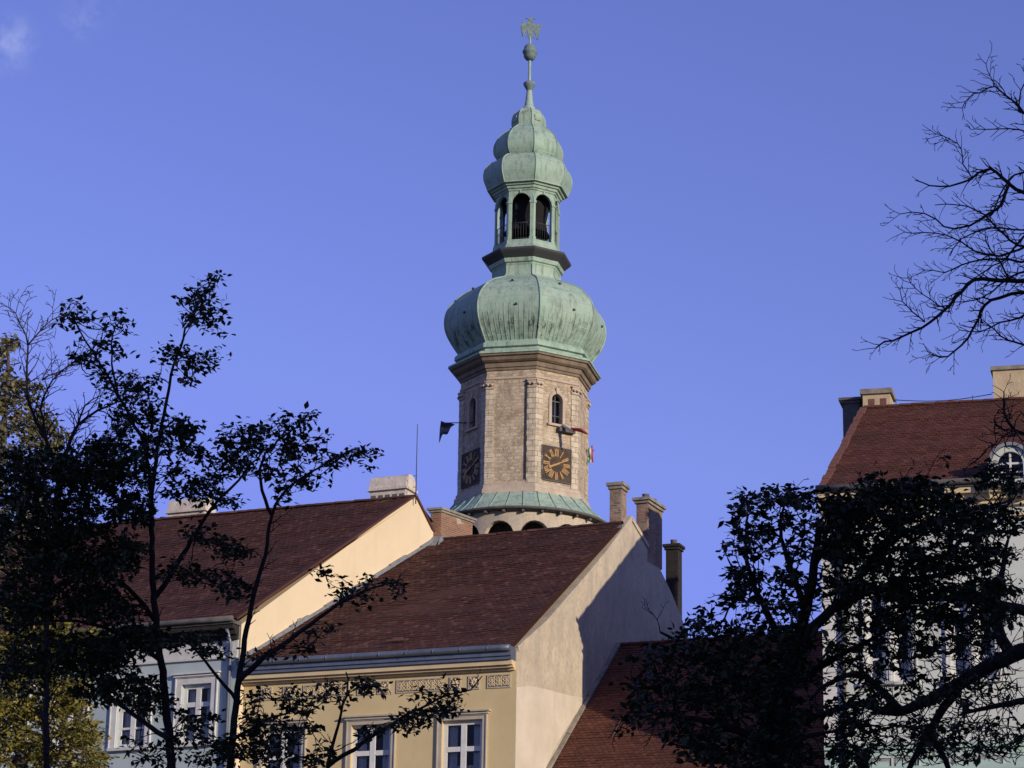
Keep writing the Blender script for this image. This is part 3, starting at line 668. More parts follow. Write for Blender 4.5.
o.tube([a + ZU * -.3, a + ZU * .05], .012, 4); mmid = a.lerp(b, .8); o.tube([mmid - ZU * .35, mmid + ZU * .08], .012, 4)
o.build('ridge_cable', M['iron'], hR)
# round-headed dormer
nR = (ERR - ERL).cross(pkR - ERL).normalized(); nR = nR if nR.z > 0 else -nR
dq = onplane(1011, 483, ERL, nR)
FD = Fr((dq.x, dq.y), 15.0); zb = dq.z
def arch_pts(F, c, hw, zb_, zs_, w, n=12): return [F.p(c - hw, w, zb_)] + [F.p(c - hw * math.cos(math.pi * k / n), w, zs_ + hw * math.sin(math.pi * k / n)) for k in range(n + 1)] + [F.p(c + hw, w, zb_)]
hwD = .54
o = MB(); out = arch_pts(FD, 0, hwD, zb, zb + .58, 0); inn = arch_pts(FD, 0, hwD - .17, zb + .12, zb + .58, 0)
for w_ in (0,):
    for i in range(len(out) - 1): o.poly(out[i], inn[i], inn[i + 1], out[i + 1])
    o.poly(out[0], out[-1], inn[-1], inn[0])
for i in range(len(inn) - 1): o.poly(inn[i], inn[i] + FD.b * .15, inn[i + 1] + FD.b * .15, inn[i + 1])
drm = o.build('dormer', M['cream'], hR)
o = MB(); oo = arch_pts(FD, 0, hwD + .10, zb - .3, zb + .58, -.08)
for i in range(len(oo) - 1): o.poly(oo[i], oo[i] + FD.b * 3.0, oo[i + 1] + FD.b * 3.0, oo[i + 1])
for i in range(len(oo) - 1): a_, b_2 = out[i], out[i + 1]; o.poly(oo[i], oo[i + 1], b_2 - FD.b * .08, a_ - FD.b * .08)
o.build('dormer_hood', M['flash'], drm)
o = MB(); o.poly(*[p + FD.b * .12 for p in inn][::-1]); o.build('pane', M['glass'], drm)
o = MB(); o.poly(*[p + FD.b * .5 for p in out][::-1]); o.build('dormer_inside', M['dark'], drm)
o = MB(); FD.box(o, -.03, .03, .08, .14, zb + .12, zb + 1.05); FD.box(o, -.44, .44, .085, .135, zb + .58, zb + .64); FD.box(o, -.44, .44, .085, .135, zb + .33, zb + .37); o.build('muntins', M['white'], drm)

# ---- chimney of a house hidden behind the gable, its shade put into near-black brick
hb = thing('rear_house', 'house hidden behind the gable, only its shade-darkened brick chimney showing against the sky', 'house', (9, 99, 0))
A4 = at(665.8, 560, 93.0); z4 = at(674, 550, 93.0).z
rb = Vector((7.5, 94.5, 0))
o = MB(); FB = Fr((A4.x - .3, 92.7), 24)
FB.box(o, 0, 8, .0, 8, 0, 16); o.build('wall', M['gable'], hb)
o = MB(); a0, a1, a2, a3 = FB.p(-.2, -.3, 16), FB.p(8.2, -.3, 16), FB.p(8.2, 4, 18.6), FB.p(-.2, 4, 18.6)
o.poly(a0, a1, a2, a3); b0_, b1_ = FB.p(-.2, 8.3, 16), FB.p(8.2, 8.3, 16); o.poly(a3, a2, b1_, b0_); o.poly(a0, a3, b0_); o.poly(a1, b1_, a2); o.build('roof', M['tile'], hb)
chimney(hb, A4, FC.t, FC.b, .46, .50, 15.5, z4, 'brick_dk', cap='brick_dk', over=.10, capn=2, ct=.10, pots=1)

# ================================================================== FIRE TOWER
TY = 140.0
AX = at(522.8, 500, TY); AX.z = 0; TX = AX.x
def tz(py): return at(522.8 + (500 - py) * math.tan(ROLL), py, TY).z
PXM = 18.25
def ra(hw): return hw / .986 / PXM * math.cos(R_(22.5))     # silhouette half width in px to apothem
tw = thing('fire_tower', 'tall stone fire tower with green copper onion domes, clock and open lantern', 'tower', (TX, TY, 0))
COPZ0, COPZ1 = tz(361), tz(330); M['copper'] = copper()
PHI = 32.0
class OF:       # octagon face frame
    def __init__(s, k): a = R_(PHI + 45 * k); s.n = Vector((math.sin(a), -math.cos(a), 0)); s.t = Vector((math.cos(a), math.sin(a), 0)); s.b = -s.n; s.O = Vector((TX, TY, 0))
    def p(s, u, h, z): return s.O + s.n * h + s.t * u + ZU * z
T22 = math.tan(R_(22.5))
def spline(pts, n=5):       # Catmull-Rom through (z, h)
    out = []
    for i in range(len(pts) - 1):
        p0, p1, p2, p3 = pts[max(i - 1, 0)], pts[i], pts[i + 1], pts[min(i + 2, len(pts) - 1)]
        for k in range(n):
            t = k / n; out.append(tuple(.5 * ((2 * p1[c]) + (-p0[c] + p2[c]) * t + (2 * p0[c] - 5 * p1[c] + 4 * p2[c] - p3[c]) * t * t + (-p0[c] + 3 * p1[c] - 3 * p2[c] + p3[c]) * t ** 3) for c in (0, 1)))
    out.append(pts[-1]); return out
def octa(mb, prof, smooth=False, ribs=None, seams=0):    # prof: (py, hw) from top to bottom
    P = [(tz(a), ra(h)) for a, h in prof]
    if smooth: P = spline(P)
    for k in range(8):
        F = OF(k); V = []
        for z, h in P: V += [F.p(-h * T22, h, z), F.p(h * T22, h, z)]
        mb.add(V, [(2 * i + 2, 2 * i + 3, 2 * i + 1, 2 * i) for i in range(len(P) - 1)], smooth)
        if ribs: mb.tube([F.p(h * T22, h, z) for z, h in P], ribs, 5)
        for s in range(1, seams):
            f = -1 + 2 * s / seams; mb.tube([F.p(f * h * T22, h + .005, z) for z, h in P], .016, 4)
# spire, knobs, eagle
o = MB()
def rot(mb, prof, n=16): mb.lathe((TX, TY), [(h / PXM, tz(a)) for a, h in prof][::-1], n)
rot(o, [(36, 1.0), (60, 1.4), (84, 1.6), (91, 2.8), (100, 3.8), (106, 5.0), (110, 7.5), (113, 10)])
o.build('spire', M['copper'], tw)
o = MB(); rot(o, [(44.5, .5), (45, 3.8), (46.5, 6.0), (50, 6.6), (51, 7.9), (53, 7.9), (54, 6.8), (57, 6.6), (59.5, 4.5), (60.5, 2.5), (60.6, .5)]); o.build('spire_ball', M['patina_iron'], tw); o = MB()
rot(o, [(81, 1), (82, 4.5), (83.5, 6.6), (85, 6.4), (88, 4.6), (91, 2.6)]); o.build('spire_knob', M['patina_iron'], tw)
def eagle():
    q = Vector((TX, TY, 0)); t = Vector((math.cos(R_(6)), math.sin(R_(6)), 0)); n = Vector((t.y, -t.x, 0)); o = MB()
    c0 = tz(39)
    def pt(x, y): return q + t * (x / PXM) + ZU * (c0 + (y) / PXM)
    parts = [[(-1.5, 0), (1.5, 0), (3.2, 8), (4, 14), (3, 19), (1.2, 22), (-1.2, 22), (-3, 19), (-4, 14), (-3.2, 8)],      # body
             [(-3, 11), (-6, 6), (-7.5, 2), (-8.2, 5), (-9.5, 9), (-10, 15), (-9, 22), (-7.6, 18), (-6, 20), (-5, 17), (-3, 17)],
             [(3, 11), (6, 5), (7.2, -1), (8.3, 1), (8.0, 6), (10.5, 12), (12.5, 19), (10, 16), (8.5, 19), (6.5, 16), (5, 18), (3, 17)],
             [(-1.2, 21), (-3.2, 24), (-5.2, 23.4), (-3, 25.6), (-.6, 24.5), (.2, 22)], [(1.2, 21), (3.2, 24), (5.2, 23.4), (3, 25.6), (.6, 24.5), (-.2, 22)],
             [(-2.5, 3), (-5, 0), (-4.2, 4), (-2, 6)], [(2.5, 3), (5, 0), (4.2, 4), (2, 6)]]
    for i, P in enumerate(parts): o.prism([pt(x, y) + n * (.05 - .004 * i) for x, y in P], -n * (.10 - .008 * i))
    o.tube([pt(-7.8, 3), pt(-9.3, 12), pt(-8.5, 20)], .05, 5); o.tube([pt(7.6, 0), pt(9, 9), pt(12, 18)], .05, 5)
    o.build('eagle_finial', M['patina_iron'], tw)
eagle()
o = MB(); octa(o, [(111, 8), (113, 13), (117, 16.3), (122, 17.8), (126, 17.9), (129.5, 17.2)], True, ribs=.03)
octa(o, [(129, 17.4), (132, 21), (136, 27), (141, 31.8), (147, 35.3), (153, 36.6), (158, 35.8), (162, 33), (164, 31)], True, ribs=.035)
octa(o, [(163.5, 31), (165, 36), (168, 41), (172, 44.6), (178, 46.4), (184, 46), (189, 44), (193.5, 42)], True, ribs=.035)
octa(o, [(193.4, 42.5), (194.6, 42.5), (194.8, 39.5)])
for k in range(8):                    # little louvred lucarnes round the topmost knob
    F = OF(k); h = ra(17.6); zc = tz(122.5); 
    if k % 2 == 0: o.box(F.p(-.18, h - .05, zc - .18), F.t * .36, F.n * .12, ZU * .34)
o.build('upper_dome', M['copper'], tw)
o = MB(); octa(o, [(194.8, 39.6), (196.5, 38.8), (197, 36.8), (199, 36.2), (199.5, 34.6), (201, 34.2)]); o.build('lantern_cornice', M['copper'], tw)
# lantern: eight arched faces
zL1, zL0 = tz(200.5), tz(257); hL = ra(33.3)
zPl = tz(249.5)
o = MB(); orn = MB(); bal = MB()
for k in range(8):
    F = OF(k); U = hL * T22; ow = U * .76; zs = zL1 - .17 - ow; n = 10
    def m_(u, w_, z): return F.p(u, hL - w_, z)
    o.poly(m_(-U, 0, zPl), m_(-ow, 0, zPl), m_(-ow, 0, zs), m_(-U, 0, zs)); o.poly(m_(ow, 0, zPl), m_(U, 0, zPl), m_(U, 0, zs), m_(ow, 0, zs))
    ap = [(-ow * math.cos(math.pi * j / n), zs + ow * math.sin(math.pi * j / n)) for j in range(n + 1)]
    tp = [(-U + 2 * U * j / n) for j in range(n + 1)]
    o.poly(m_(-U, 0, zs), m_(-ow, 0, zs), m_(-U, 0, zL1)) ; o.poly(m_(ow, 0, zs), m_(U, 0, zs), m_(U, 0, zL1))
    for j in range(n): o.poly(m_(ap[j][0], 0, ap[j][1]), m_(ap[j + 1][0], 0, ap[j + 1][1]), m_(tp[j + 1], 0, zL1), m_(tp[j], 0, zL1))
    for j in range(n): o.poly(m_(ap[j][0], 0, ap[j][1]), m_(ap[j][0], .16, ap[j][1]), m_(ap[j + 1][0], .16, ap[j + 1][1]), m_(ap[j + 1][0], 0, ap[j + 1][1]))
    # inner faces so posts have thickness
    hi = hL - .16; Ui = hi * T22
    def mi(u, z): return F.p(u, hi, z)
    o.poly(mi(-ow, zPl), mi(-Ui, zPl), mi(-Ui, zs), mi(-ow, zs)); o.poly(mi(Ui, zPl), mi(ow, zPl), mi(ow, zs), mi(Ui, zs))
    for j in range(n): o.poly(mi(ap[j + 1][0], ap[j + 1][1]), mi(ap[j][0], ap[j][1]), mi(-Ui + 2 * Ui * j / n, zL1), mi(-Ui + 2 * Ui * (j + 1) / n, zL1))
    o.poly(m_(-ow, 0, zPl), m_(-ow, .16, zPl), m_(-ow, .16, zs), m_(-ow, 0, zs)); o.poly(m_(ow, 0, zPl), m_(ow, 0, zs), m_(ow, .16, zs), m_(ow, .16, zPl))
    # pilaster strips and capitals either side, keystone
    for s in (-1, 1):
        u0 = s * (U - .02) if s < 0 else ow + .01; 
        orn.box(m_(-U + .01 if s < 0 else ow + .015, .0, zPl + .001), F.t * (U - ow - .025), F.n * .035, ZU * (zs - zPl + .30))
        orn.box(m_(-U - .0 if s < 0 else ow - .02, .0, zs - .10), F.t * (U - ow + .02), F.n * .075, ZU * .13)
        orn.box(m_(-U - .0 if s < 0 else ow - .02, .0, zPl + .002), F.t * (U - ow + .02), F.n * .06, ZU * .14)
    orn.box(m_(-.06, 0, zs + ow - .03), F.t * .12, F.n * .07, ZU * .16)
    # railing
    zr = zPl + 1.05
    bal.tube([m_(-ow, .08, zr), m_(ow, .08, zr)], .022, 5); bal.tube([m_(-ow, .08, zPl + .12), m_(ow, .08, zPl + .12)], .015, 5)
    for j in range(7): uu = -ow + 2 * ow * (j + .5) / 7; bal.tube([m_(uu, .08, zPl), m_(uu, .08, zr)], .013, 4)
ln = o.build('lantern', M['copper'], tw); orn.build('lantern_pilasters', M['copper'], ln); bal.build('lantern_railing', M['iron'], ln)
o = MB()
def octdisc(mb, h, z, flip=False):
    P = [OF(k).p(-h * T22, h, z) for k in range(8)]; mb.poly(*(P if not flip else P[::-1]))
octdisc(o, hL - .02, zL1 - .005); octdisc(o, hL - .02, zPl + .02); 
octa(o, [(201.2, 21), (212, 22), (222, 20), (230, 21), (236, 25), (236.5, 4)])
o.build('lantern_inside', M['dark'], ln)
o = MB(); octa(o, [(249.3, 34), (250, 35.2), (254, 35.6), (256.5, 37.5), (258.5, 38.5)]); o.build('lantern_plinth', M['copper'], tw)
o = MB(); octa(o, [(258.4, 38.6), (260.5, 46.4), (262.5, 46.8), (264, 45.6), (269, 39.2)]); o.build('lantern_ledge', M['iron'], tw)
o = MB(); octa(o, [(268.8, 39.4), (270, 39.2), (272.5, 38.4), (273, 36.4), (275, 35.4)])
octa(o, [(275, 35.2), (280, 34.9), (284, 35.6), (287, 38.5), (290, 46), (294, 56), (299, 65), (305, 72), (312, 78.3), (319, 82), (327, 83.4), (335, 82.6), (342, 80), (349, 75.8), (355, 71.5), (359, 68.4)], True, ribs=.05)
bd = o.build('onion_dome', M['copper'], tw)
o = MB()           # raised lapped seams in the lower half, small vent hoods
for k in range(8):
    F = OF(k)
    prof = spline([(tz(a), ra(h)) for a, h in [(327, 83.4), (335, 82.6), (342, 80), (349, 75.8), (355, 71.5), (359, 68.4)]])
    for s in range(1, 12):
        f = -1 + 2 * s / 12; st = rng.choice((0, 4, 6, 8)); o.tube([F.p(f * h * T22, h + .003, z) for z, h in prof[st:]], .02, 4)
    for px_, f in ((301, 0.0), (329, .1)):
        pr2 = [(301, 67.8), (329, 83.4)]; h = ra(dict(pr2)[px_]) + .0; z = tz(px_)
        v_ = MB(); v_.prism([F.p(f * h - .07, h - .05, z), F.p(f * h + .07, h - .05, z), F.p(f * h + .05, h - .05, z + .10), F.p(f * h - .05, h - .05, z + .10)], F.n * .15); v_.build('vent_hood', M['iron'], bd)
o.build('dome_seams', M['copper'], bd)
o = MB(); octa(o, [(358.5, 68.4), (361, 71), (362, 72.2), (365.5, 72.6), (366, 69.4), (368.5, 69.6), (370, 75.5), (371.5, 78.4), (373.5, 79), (374, 77.4)]); o.build('copper_cornice', M['copper'], tw)
o = MB(); octa(o, [(373.9, 77.5), (375.5, 77.2), (376, 75), (379, 73.5), (380.5, 71), (381, 69.0), (385, 68.4), (385.3, 67), (387.5, 66.6), (387.8, 65.5)]); cst = o.build('stone_cornice', M['stone_dk'], tw)
o = MB(); octa(o, [(378.2, 74.6), (380.8, 73.2)]);
# body
hB = ra(65.2); UB = hB * T22; zB1, zB0 = tz(387.7), tz(508)
zWs = None
wallmb = MB(); pil = MB(); trim = MB()
def arch_face(mb, F, h, U, z0, z1, c, ow, zb, zs, dep=.35, n=10):
    def m_(u, w_, z): return F.p(u, h - w_, z)
    mb.poly(m_(-U, 0, z0), m_(U, 0, z0), m_(U, 0, zb), m_(-U, 0, zb))
    mb.poly(m_(-U, 0, zb), m_(c - ow, 0, zb), m_(c - ow, 0, zs), m_(-U, 0, zs)); mb.poly(m_(c + ow, 0, zb), m_(U, 0, zb), m_(U, 0, zs), m_(c + ow, 0, zs))
    ap = [(c - ow * math.cos(math.pi * j / n), zs + ow * math.sin(math.pi * j / n)) for j in range(n + 1)]
    mb.poly(m_(-U, 0, zs), m_(c - ow, 0, zs), m_(-U, 0, z1)); mb.poly(m_(c + ow, 0, zs), m_(U, 0, zs), m_(U, 0, z1))
    for j in range(n): mb.poly(m_(ap[j][0], 0, ap[j][1]), m_(ap[j + 1][0], 0, ap[j + 1][1]), m_(-U + 2 * U * (j + 1) / n, 0, z1), m_(-U + 2 * U * j / n, 0, z1))
    loop = [(c - ow, zb)] + ap + [(c + ow, zb)]
    for a, b in zip(loop, loop[1:] + loop[:1]): mb.poly(m_(a[0], 0, a[1]), m_(a[0], dep, a[1]), m_(b[0], dep, b[1]), m_(b[0], 0, b[1]))
    return ap, loop
zwb, zwt_ = tz(438), tz(408.5); ow = .36; zws = zwt_ - ow
for k in range(8):
    F = OF(k)
    if k % 2 == 0:
        ap, loop = arch_face(wallmb, F, hB, UB, zB0, zB1, .0, ow, zwb, zws)
    else: wallmb.poly(F.p(-UB, hB, zB0), F.p(UB, hB, zB0), F.p(UB, hB, zB1), F.p(-UB, hB, zB1))
    # corner pilasters with little capitals
    zc = tz(405.5); pwid = .44
    for s in (-1, 1):
        u0 = -UB + .0 if s < 0 else UB - pwid
        u0 = -UB - .022 if s < 0 else UB - pwid
        pil.box(F.p(u0, hB - .02, zB0 + .35), F.t * (pwid + .022), F.n * .07, ZU * (zc - zB0 - .35))
        cap_ = MB()
        for i_, (dz, hh, pj) in enumerate(((0.001, .07, .10), (.075, .10, .075), (.18, .20, .13), (.385, .07, .17))):
            cap_.box(F.p(u0 - (.0 if s < 0 else .05 * (i_ % 2)), hB - .02, zc + dz), F.t * (pwid + .022 + .05 * (i_ % 2)), F.n * (pj + .02), ZU * hh)
        for j in (.25, .75): cap_.tube([F.p(u0 + pwid * j, hB + .12, zc + .17), F.p(u0 + pwid * j, hB + .17, zc + .27)], .08, 6)
        cap_.build('capital', M['stone'], tw)
    trim.box(F.p(-UB - .02, hB - .02, tz(396)), F.t * (2 * UB + .04), F.n * .07, ZU * .12)
    trim.box(F.p(-UB + .46, hB - .02, zB0 + .5), F.t * (2 * UB - .92), F.n * .04, ZU * .12)
bdy = wallmb.build('stone_wall', M['rubble'], tw); pil.build('corner_pilasters', M['quoin'], bdy); trim.build('wall_mouldings', M['stone'], bdy)
o = MB(); octa(o, [(499, 66.4), (500, 67.8), (503, 68), (504, 69.4), (508.5, 69.8)]); o.build('base_moulding', M['stone'], tw)
q_ = MB()
for k in range(8):
    F = OF(k)
    for s in (-1, 1):
        zz = zB0 + .40; j = 0
        while zz < tz(407):
            wq = .46 if j % 2 else .36; hq = rng.uniform(.26, .34); pj = rng.uniform(.055, .085)
            q_.box(F.p(-UB - .03 if s < 0 else UB - wq, hB - .01, zz), F.t * (wq + .03), F.n * pj, ZU * (hq - .025)); zz += hq; j += 1
q_.build('quoin_blocks', M['quoin'], bdy)
# windows and clocks on the four wide-set faces
SC_ = {0: 1, 6: 1, 2: 1, 4: 1}
for k in (0, 2, 4, 6):
    F = OF(k)
    def m_(u, w_, z): return F.p(u, hB - w_, z)
    n = 10; ap = [(-ow * math.cos(math.pi * j / n), zws + ow * math.sin(math.pi * j / n)) for j in range(n + 1)]; loop = [(-ow, zwb)] + ap + [(ow, zwb)]
    o = MB(); fo = .06
    lo2 = [(-ow + fo, zwb + fo)] + [(a * (ow - fo) / ow, zws + (z - zws) * (ow - fo) / ow) for a, z in ap] + [(ow - fo, zwb + fo)]
    L_ = len(loop)
    for i in range(L_): j = (i + 1) % L_; o.poly(m_(loop[i][0], .22, loop[i][1]), m_(loop[j][0], .22, loop[j][1]), m_(lo2[j][0], .22, lo2[j][1]), m_(lo2[i][0], .22, lo2[i][1]))
    o.box(m_(-.025, .24, zwb), F.t * .05, F.n * .05, ZU * (zws + ow - zwb - .02)); o.box(m_(-ow, .243, zws - .03), F.t * 2 * ow, F.n * .05, ZU * .06); o.box(m_(-ow, .243, zwb + .5), F.t * 2 * ow, F.n * .04, ZU * .04)
    wn = o.build('window', M['soot'], tw)
    o = MB(); o.poly(*[m_(a, .26, z) for a, z in loop]); o.build('pane', M['glass'], wn)
    o = MB(); o.poly(*[m_(a * 1.25, .5, zwb - .1 + (z - zwb) * 1.1) for a, z in loop]); o.build('window_dark', M['dark'], wn)
    o = MB()
    for i in range(1, L_ - 2):
        a, b = loop[i], loop[i + 1]; e = .17
        A_ = (a[0] * (ow + e) / ow, zws + (a[1] - zws) * (ow + e) / ow if a[1] > zws + .001 else a[1]); B_ = (b[0] * (ow + e) / ow, zws + (b[1] - zws) * (ow + e) / ow if b[1] > zws + .001 else b[1])
        o.prism([m_(a[0], .01, a[1]), m_(b[0], .01, b[1]), m_(B_[0], .01, B_[1]), m_(A_[0], .01, A_[1])], F.n * .07)
    for s in (-1, 1): o.box(m_(-ow - .17 if s < 0 else ow, .01, zwb), F.t * .17, F.n * .07, ZU * (zws - zwb - .002))
    o.box(m_(-ow - .26, .01, zwb - .13), F.t * (2 * ow + .52), F.n * .16, ZU * .128); o.prism([m_(-.08, .01, zwt_), m_(.08, .01, zwt_), m_(.12, .01, zwt_ + .34), m_(-.12, .01, zwt_ + .34)], F.n * .14)
    o.build('surround', M['stone'], wn)
    # clock
    cz = tz(477.5) ; cs = .94; cx = -.02
    o = MB(); o.box(m_(cx - cs, .0, cz - cs), F.t * 2 * cs, F.n * .06, ZU * 2 * cs)
    ck = o.build('clock', M['clock'], tw)
    o = MB()
    for a, b, c_, d_ in ((-cs - .05, cs + .05, cs, cs + .05), (-cs - .05, cs + .05, -cs - .05, -cs), (-cs - .05, -cs, -cs, cs), (cs, cs + .05, -cs, cs)):
        o.box(m_(cx + a, .0, cz + c_), F.t * (b - a), F.n * .085, ZU * (d_ - c_))
    ring = [m_(cx + .93 * math.cos(2 * math.pi * j / 40), -.065, cz + .93 * math.sin(2 * math.pi * j / 40)) for j in range(41)]; o.tube(ring, .018, 4, cap=False)
    ring = [m_(cx + .36 * math.cos(2 * math.pi * j / 30), -.065, cz + .36 * math.sin(2 * math.pi * j / 30)) for j in range(31)]; o.tube(ring, .014, 4, cap=False)
    o.build('clock_frame', M['brick_dk'] if False else M['soot'], ck)
    o = MB(); disc = [m_(cx + .34 * math.cos(2 * math.pi * j / 24), -.062, cz + .34 * math.sin(2 * math.pi * j / 24)) for j in range(24)]; o.prism(disc, F.n * .02); o.build('clock_centre', M['clock'], ck)
    o = MB()
    NUM = ['XII', 'I', 'II', 'III', 'IIII', 'V', 'VI', 'VII', 'VIII', 'IX', 'X', 'XI']
    WD = {'I': .09, 'V': .15, 'X': .15}
    for h_, s_n in enumerate(NUM):
        th = 2 * math.pi * h_ / 12; er_ = Vector((math.sin(th), math.cos(th))); et = Vector((math.cos(th), -math.sin(th)))
        tot = sum(WD[c] for c in s_n) * .82; x = -tot / 2
        for c in s_n:
            ww = WD[c] * .82
            if c == 'I': sg = [(ww / 2, .44, ww / 2, .88)]
            elif c == 'V': sg = [(.01, .88, ww / 2, .44), (ww - .01, .88, ww / 2, .44)]
            else: sg = [(.01, .88, ww - .01, .44), (ww - .01, .88, .01, .44)]
            for x0, r0, x1, r1 in sg:
                a = et * (x + x0) + er_ * r0; b = et * (x + x1) + er_ * r1; dd = (b - a).normalized(); pn = Vector((dd.y, -dd.x)) * .023
                zz = .064 + .004 * rng.random()
                o.prism([m_(cx + p.x, -zz, cz + p.y) for p in (a + pn, b + pn, b - pn, a - pn)], F.n * .02)
            x += ww
    o.build('clock_numerals', M['gold'], ck)
    o = MB()
    for ang, L_h, wd_, tail, off in ((64, .88, .055, .2, .10), (245, .62, .10, .15, .13)):
        th = R_(ang); er_ = Vector((math.sin(th), math.cos(th))); et = Vector((math.cos(th), -math.sin(th)))
        P = [er_ * -tail + et * wd_ * .5, er_ * L_h * .7 + et * wd_ * .55, er_ * L_h * .8 + et * wd_ * 1.1, er_ * L_h, er_ * L_h * .8 - et * wd_ * 1.1, er_ * L_h * .7 - et * wd_ * .55, er_ * -tail - et * wd_ * .5]
        o.prism([m_(cx + p.x, -off, cz + p.y) for p in P], F.n * .02)
    o.build('clock_hands', M['gold'], ck)
# drain pipe beside the front corner
o = MB(); F = OF(-1); o.tube([F.p(UB - .50, hB + .06, tz(495)), F.p(UB - .50, hB + .06, tz(397))], .035, 6); F = OF(0)
o.build('drainpipe', M['iron'], bdy)
# copper skirt from octagon to round gallery eaves
o = MB(); n = 96; zsk, zrim = tz(508), tz(527.5); hS = ra(69.4); rr = 88 / PXM
Vt, Vm, Vb = [], [], []
for j in range(n):
    th = 2 * math.pi * j / n; d = Vector((math.sin(th), -math.cos(th), 0)); rel = (math.degrees(th) - PHI + 22.5) % 45 - 22.5
    ro = hS / math.cos(R_(rel)); Vt.append(Vector((TX, TY, zsk)) + d * ro); Vm.append(Vector((TX, TY, zsk * .42 + zrim * .58)) + d * (ro * .50 + rr * .50 + .02)); Vb.append(Vector((TX, TY, zrim)) + d * rr)
V = Vt + Vm + Vb; Fc = [(j, (j + 1) % n, n + (j + 1) % n, n + j)[::-1] for j in range(n)] + [(n + j, n + (j + 1) % n, 2 * n + (j + 1) % n, 2 * n + j)[::-1] for j in range(n)]
o.add(V, Fc, True)
sk = o.build('copper_skirt', M['copper'], tw)
o = MB()
for j in range(0, n, 3): o.tube([Vt[j] + ZU * .02, Vm[j] + ZU * .03, Vb[j] + ZU * .02], .028, 4)
for k in range(8): 
    th = R_(PHI + 22.5 + 45 * k); d = Vector((math.sin(th), -math.cos(th), 0)); j = int(round(math.degrees(th) / 3.75)) % n
o.build('skirt_seams', M['copper'], sk)
o = MB(); rot_ = lambda prof: o.lathe((TX, TY), prof[::-1], 64)
rot_([(rr + .01, zrim + .03), (rr + .03, zrim - .06), (rr - .06, zrim - .11), (80.5 / PXM + .02, zrim - .13)])
for j in range(28):
    th = 2 * math.pi * j / 28; d = Vector((math.sin(th), -math.cos(th), 0)); s_d = Vector((d.y, -d.x, 0)); o.box(Vector((TX, TY, zrim - .26)) + d * (80 / PXM) - s_d * .06, d * .34, s_d * .12, ZU * .12)
o.build('eaves_soffit', M['soot'], tw)
# round gallery drum with arches
rd = 80 / PXM; NA = 14; zd1 = zrim - .12; zap = tz(539); o = MB(); aw = R_(10.8); pit = 2 * math.pi / NA; zd0 = tz(640); zpar = tz(575)
def dm(th, w_, z): return Vector((TX + (rd - w_) * math.sin(th), TY - (rd - w_) * math.cos(th), z))
for k in range(NA):
    c = R_(8.6) + k * pit; U = pit / 2; hwz = aw * rd; zs = zap - hwz; n = 10
    def q_(a, z, w_=0): return dm(c + a, w_, z)
    for lo, hi in ((-U, -aw), (aw, U)): o.add([q_(lo, zpar), q_(hi, zpar), q_(hi, zs), q_(lo, zs)], [(0, 1, 2, 3)], False)
    o.poly(q_(-U, zs), q_(-aw, zs), q_(-U, zd1)); o.poly(q_(aw, zs), q_(U, zs), q_(U, zd1))
    ap = [(-aw * math.cos(math.pi * j / n), zs + hwz * math.sin(math.pi * j / n)) for j in range(n + 1)]
    for j in range(n): o.poly(q_(ap[j][0], ap[j][1]), q_(ap[j + 1][0], ap[j + 1][1]), q_(-U + 2 * U * (j + 1) / n, zd1), q_(-U + 2 * U * j / n, zd1))
    loop = [(-aw, zpar)] + ap + [(aw, zpar)]
    for a, b in zip(loop[:-1], loop[1:]): o.poly(q_(a[0], a[1]), q_(a[0], a[1], .35), q_(b[0], b[1], .35), q_(b[0], b[1]))
    m2 = 4
    for j in range(m2): o.poly(q_(-U + 2 * U * j / m2, zd0), q_(-U + 2 * U * (j + 1) / m2, zd0), q_(-U + 2 * U * (j + 1) / m2, zpar), q_(-U + 2 * U * j / m2, zpar))
o.lathe((TX, TY), [(rd - .2, 0), (rd - .2, zd0 + .1)], 48, True)
o.build('gallery_arcade', M['gable'], tw)
o = MB(); o.lathe((TX, TY), [(rd - 1.5, zd0), (rd - 1.5, zd1)], 32); o.lathe((TX, TY), [(rd - .05, zpar - .02), (.1, zpar - .02)], 32); o.lathe((TX, TY), [(rd - .05, zd1), (.1, zd1)], 32); o.build('gallery_inside', M['soot'], tw)

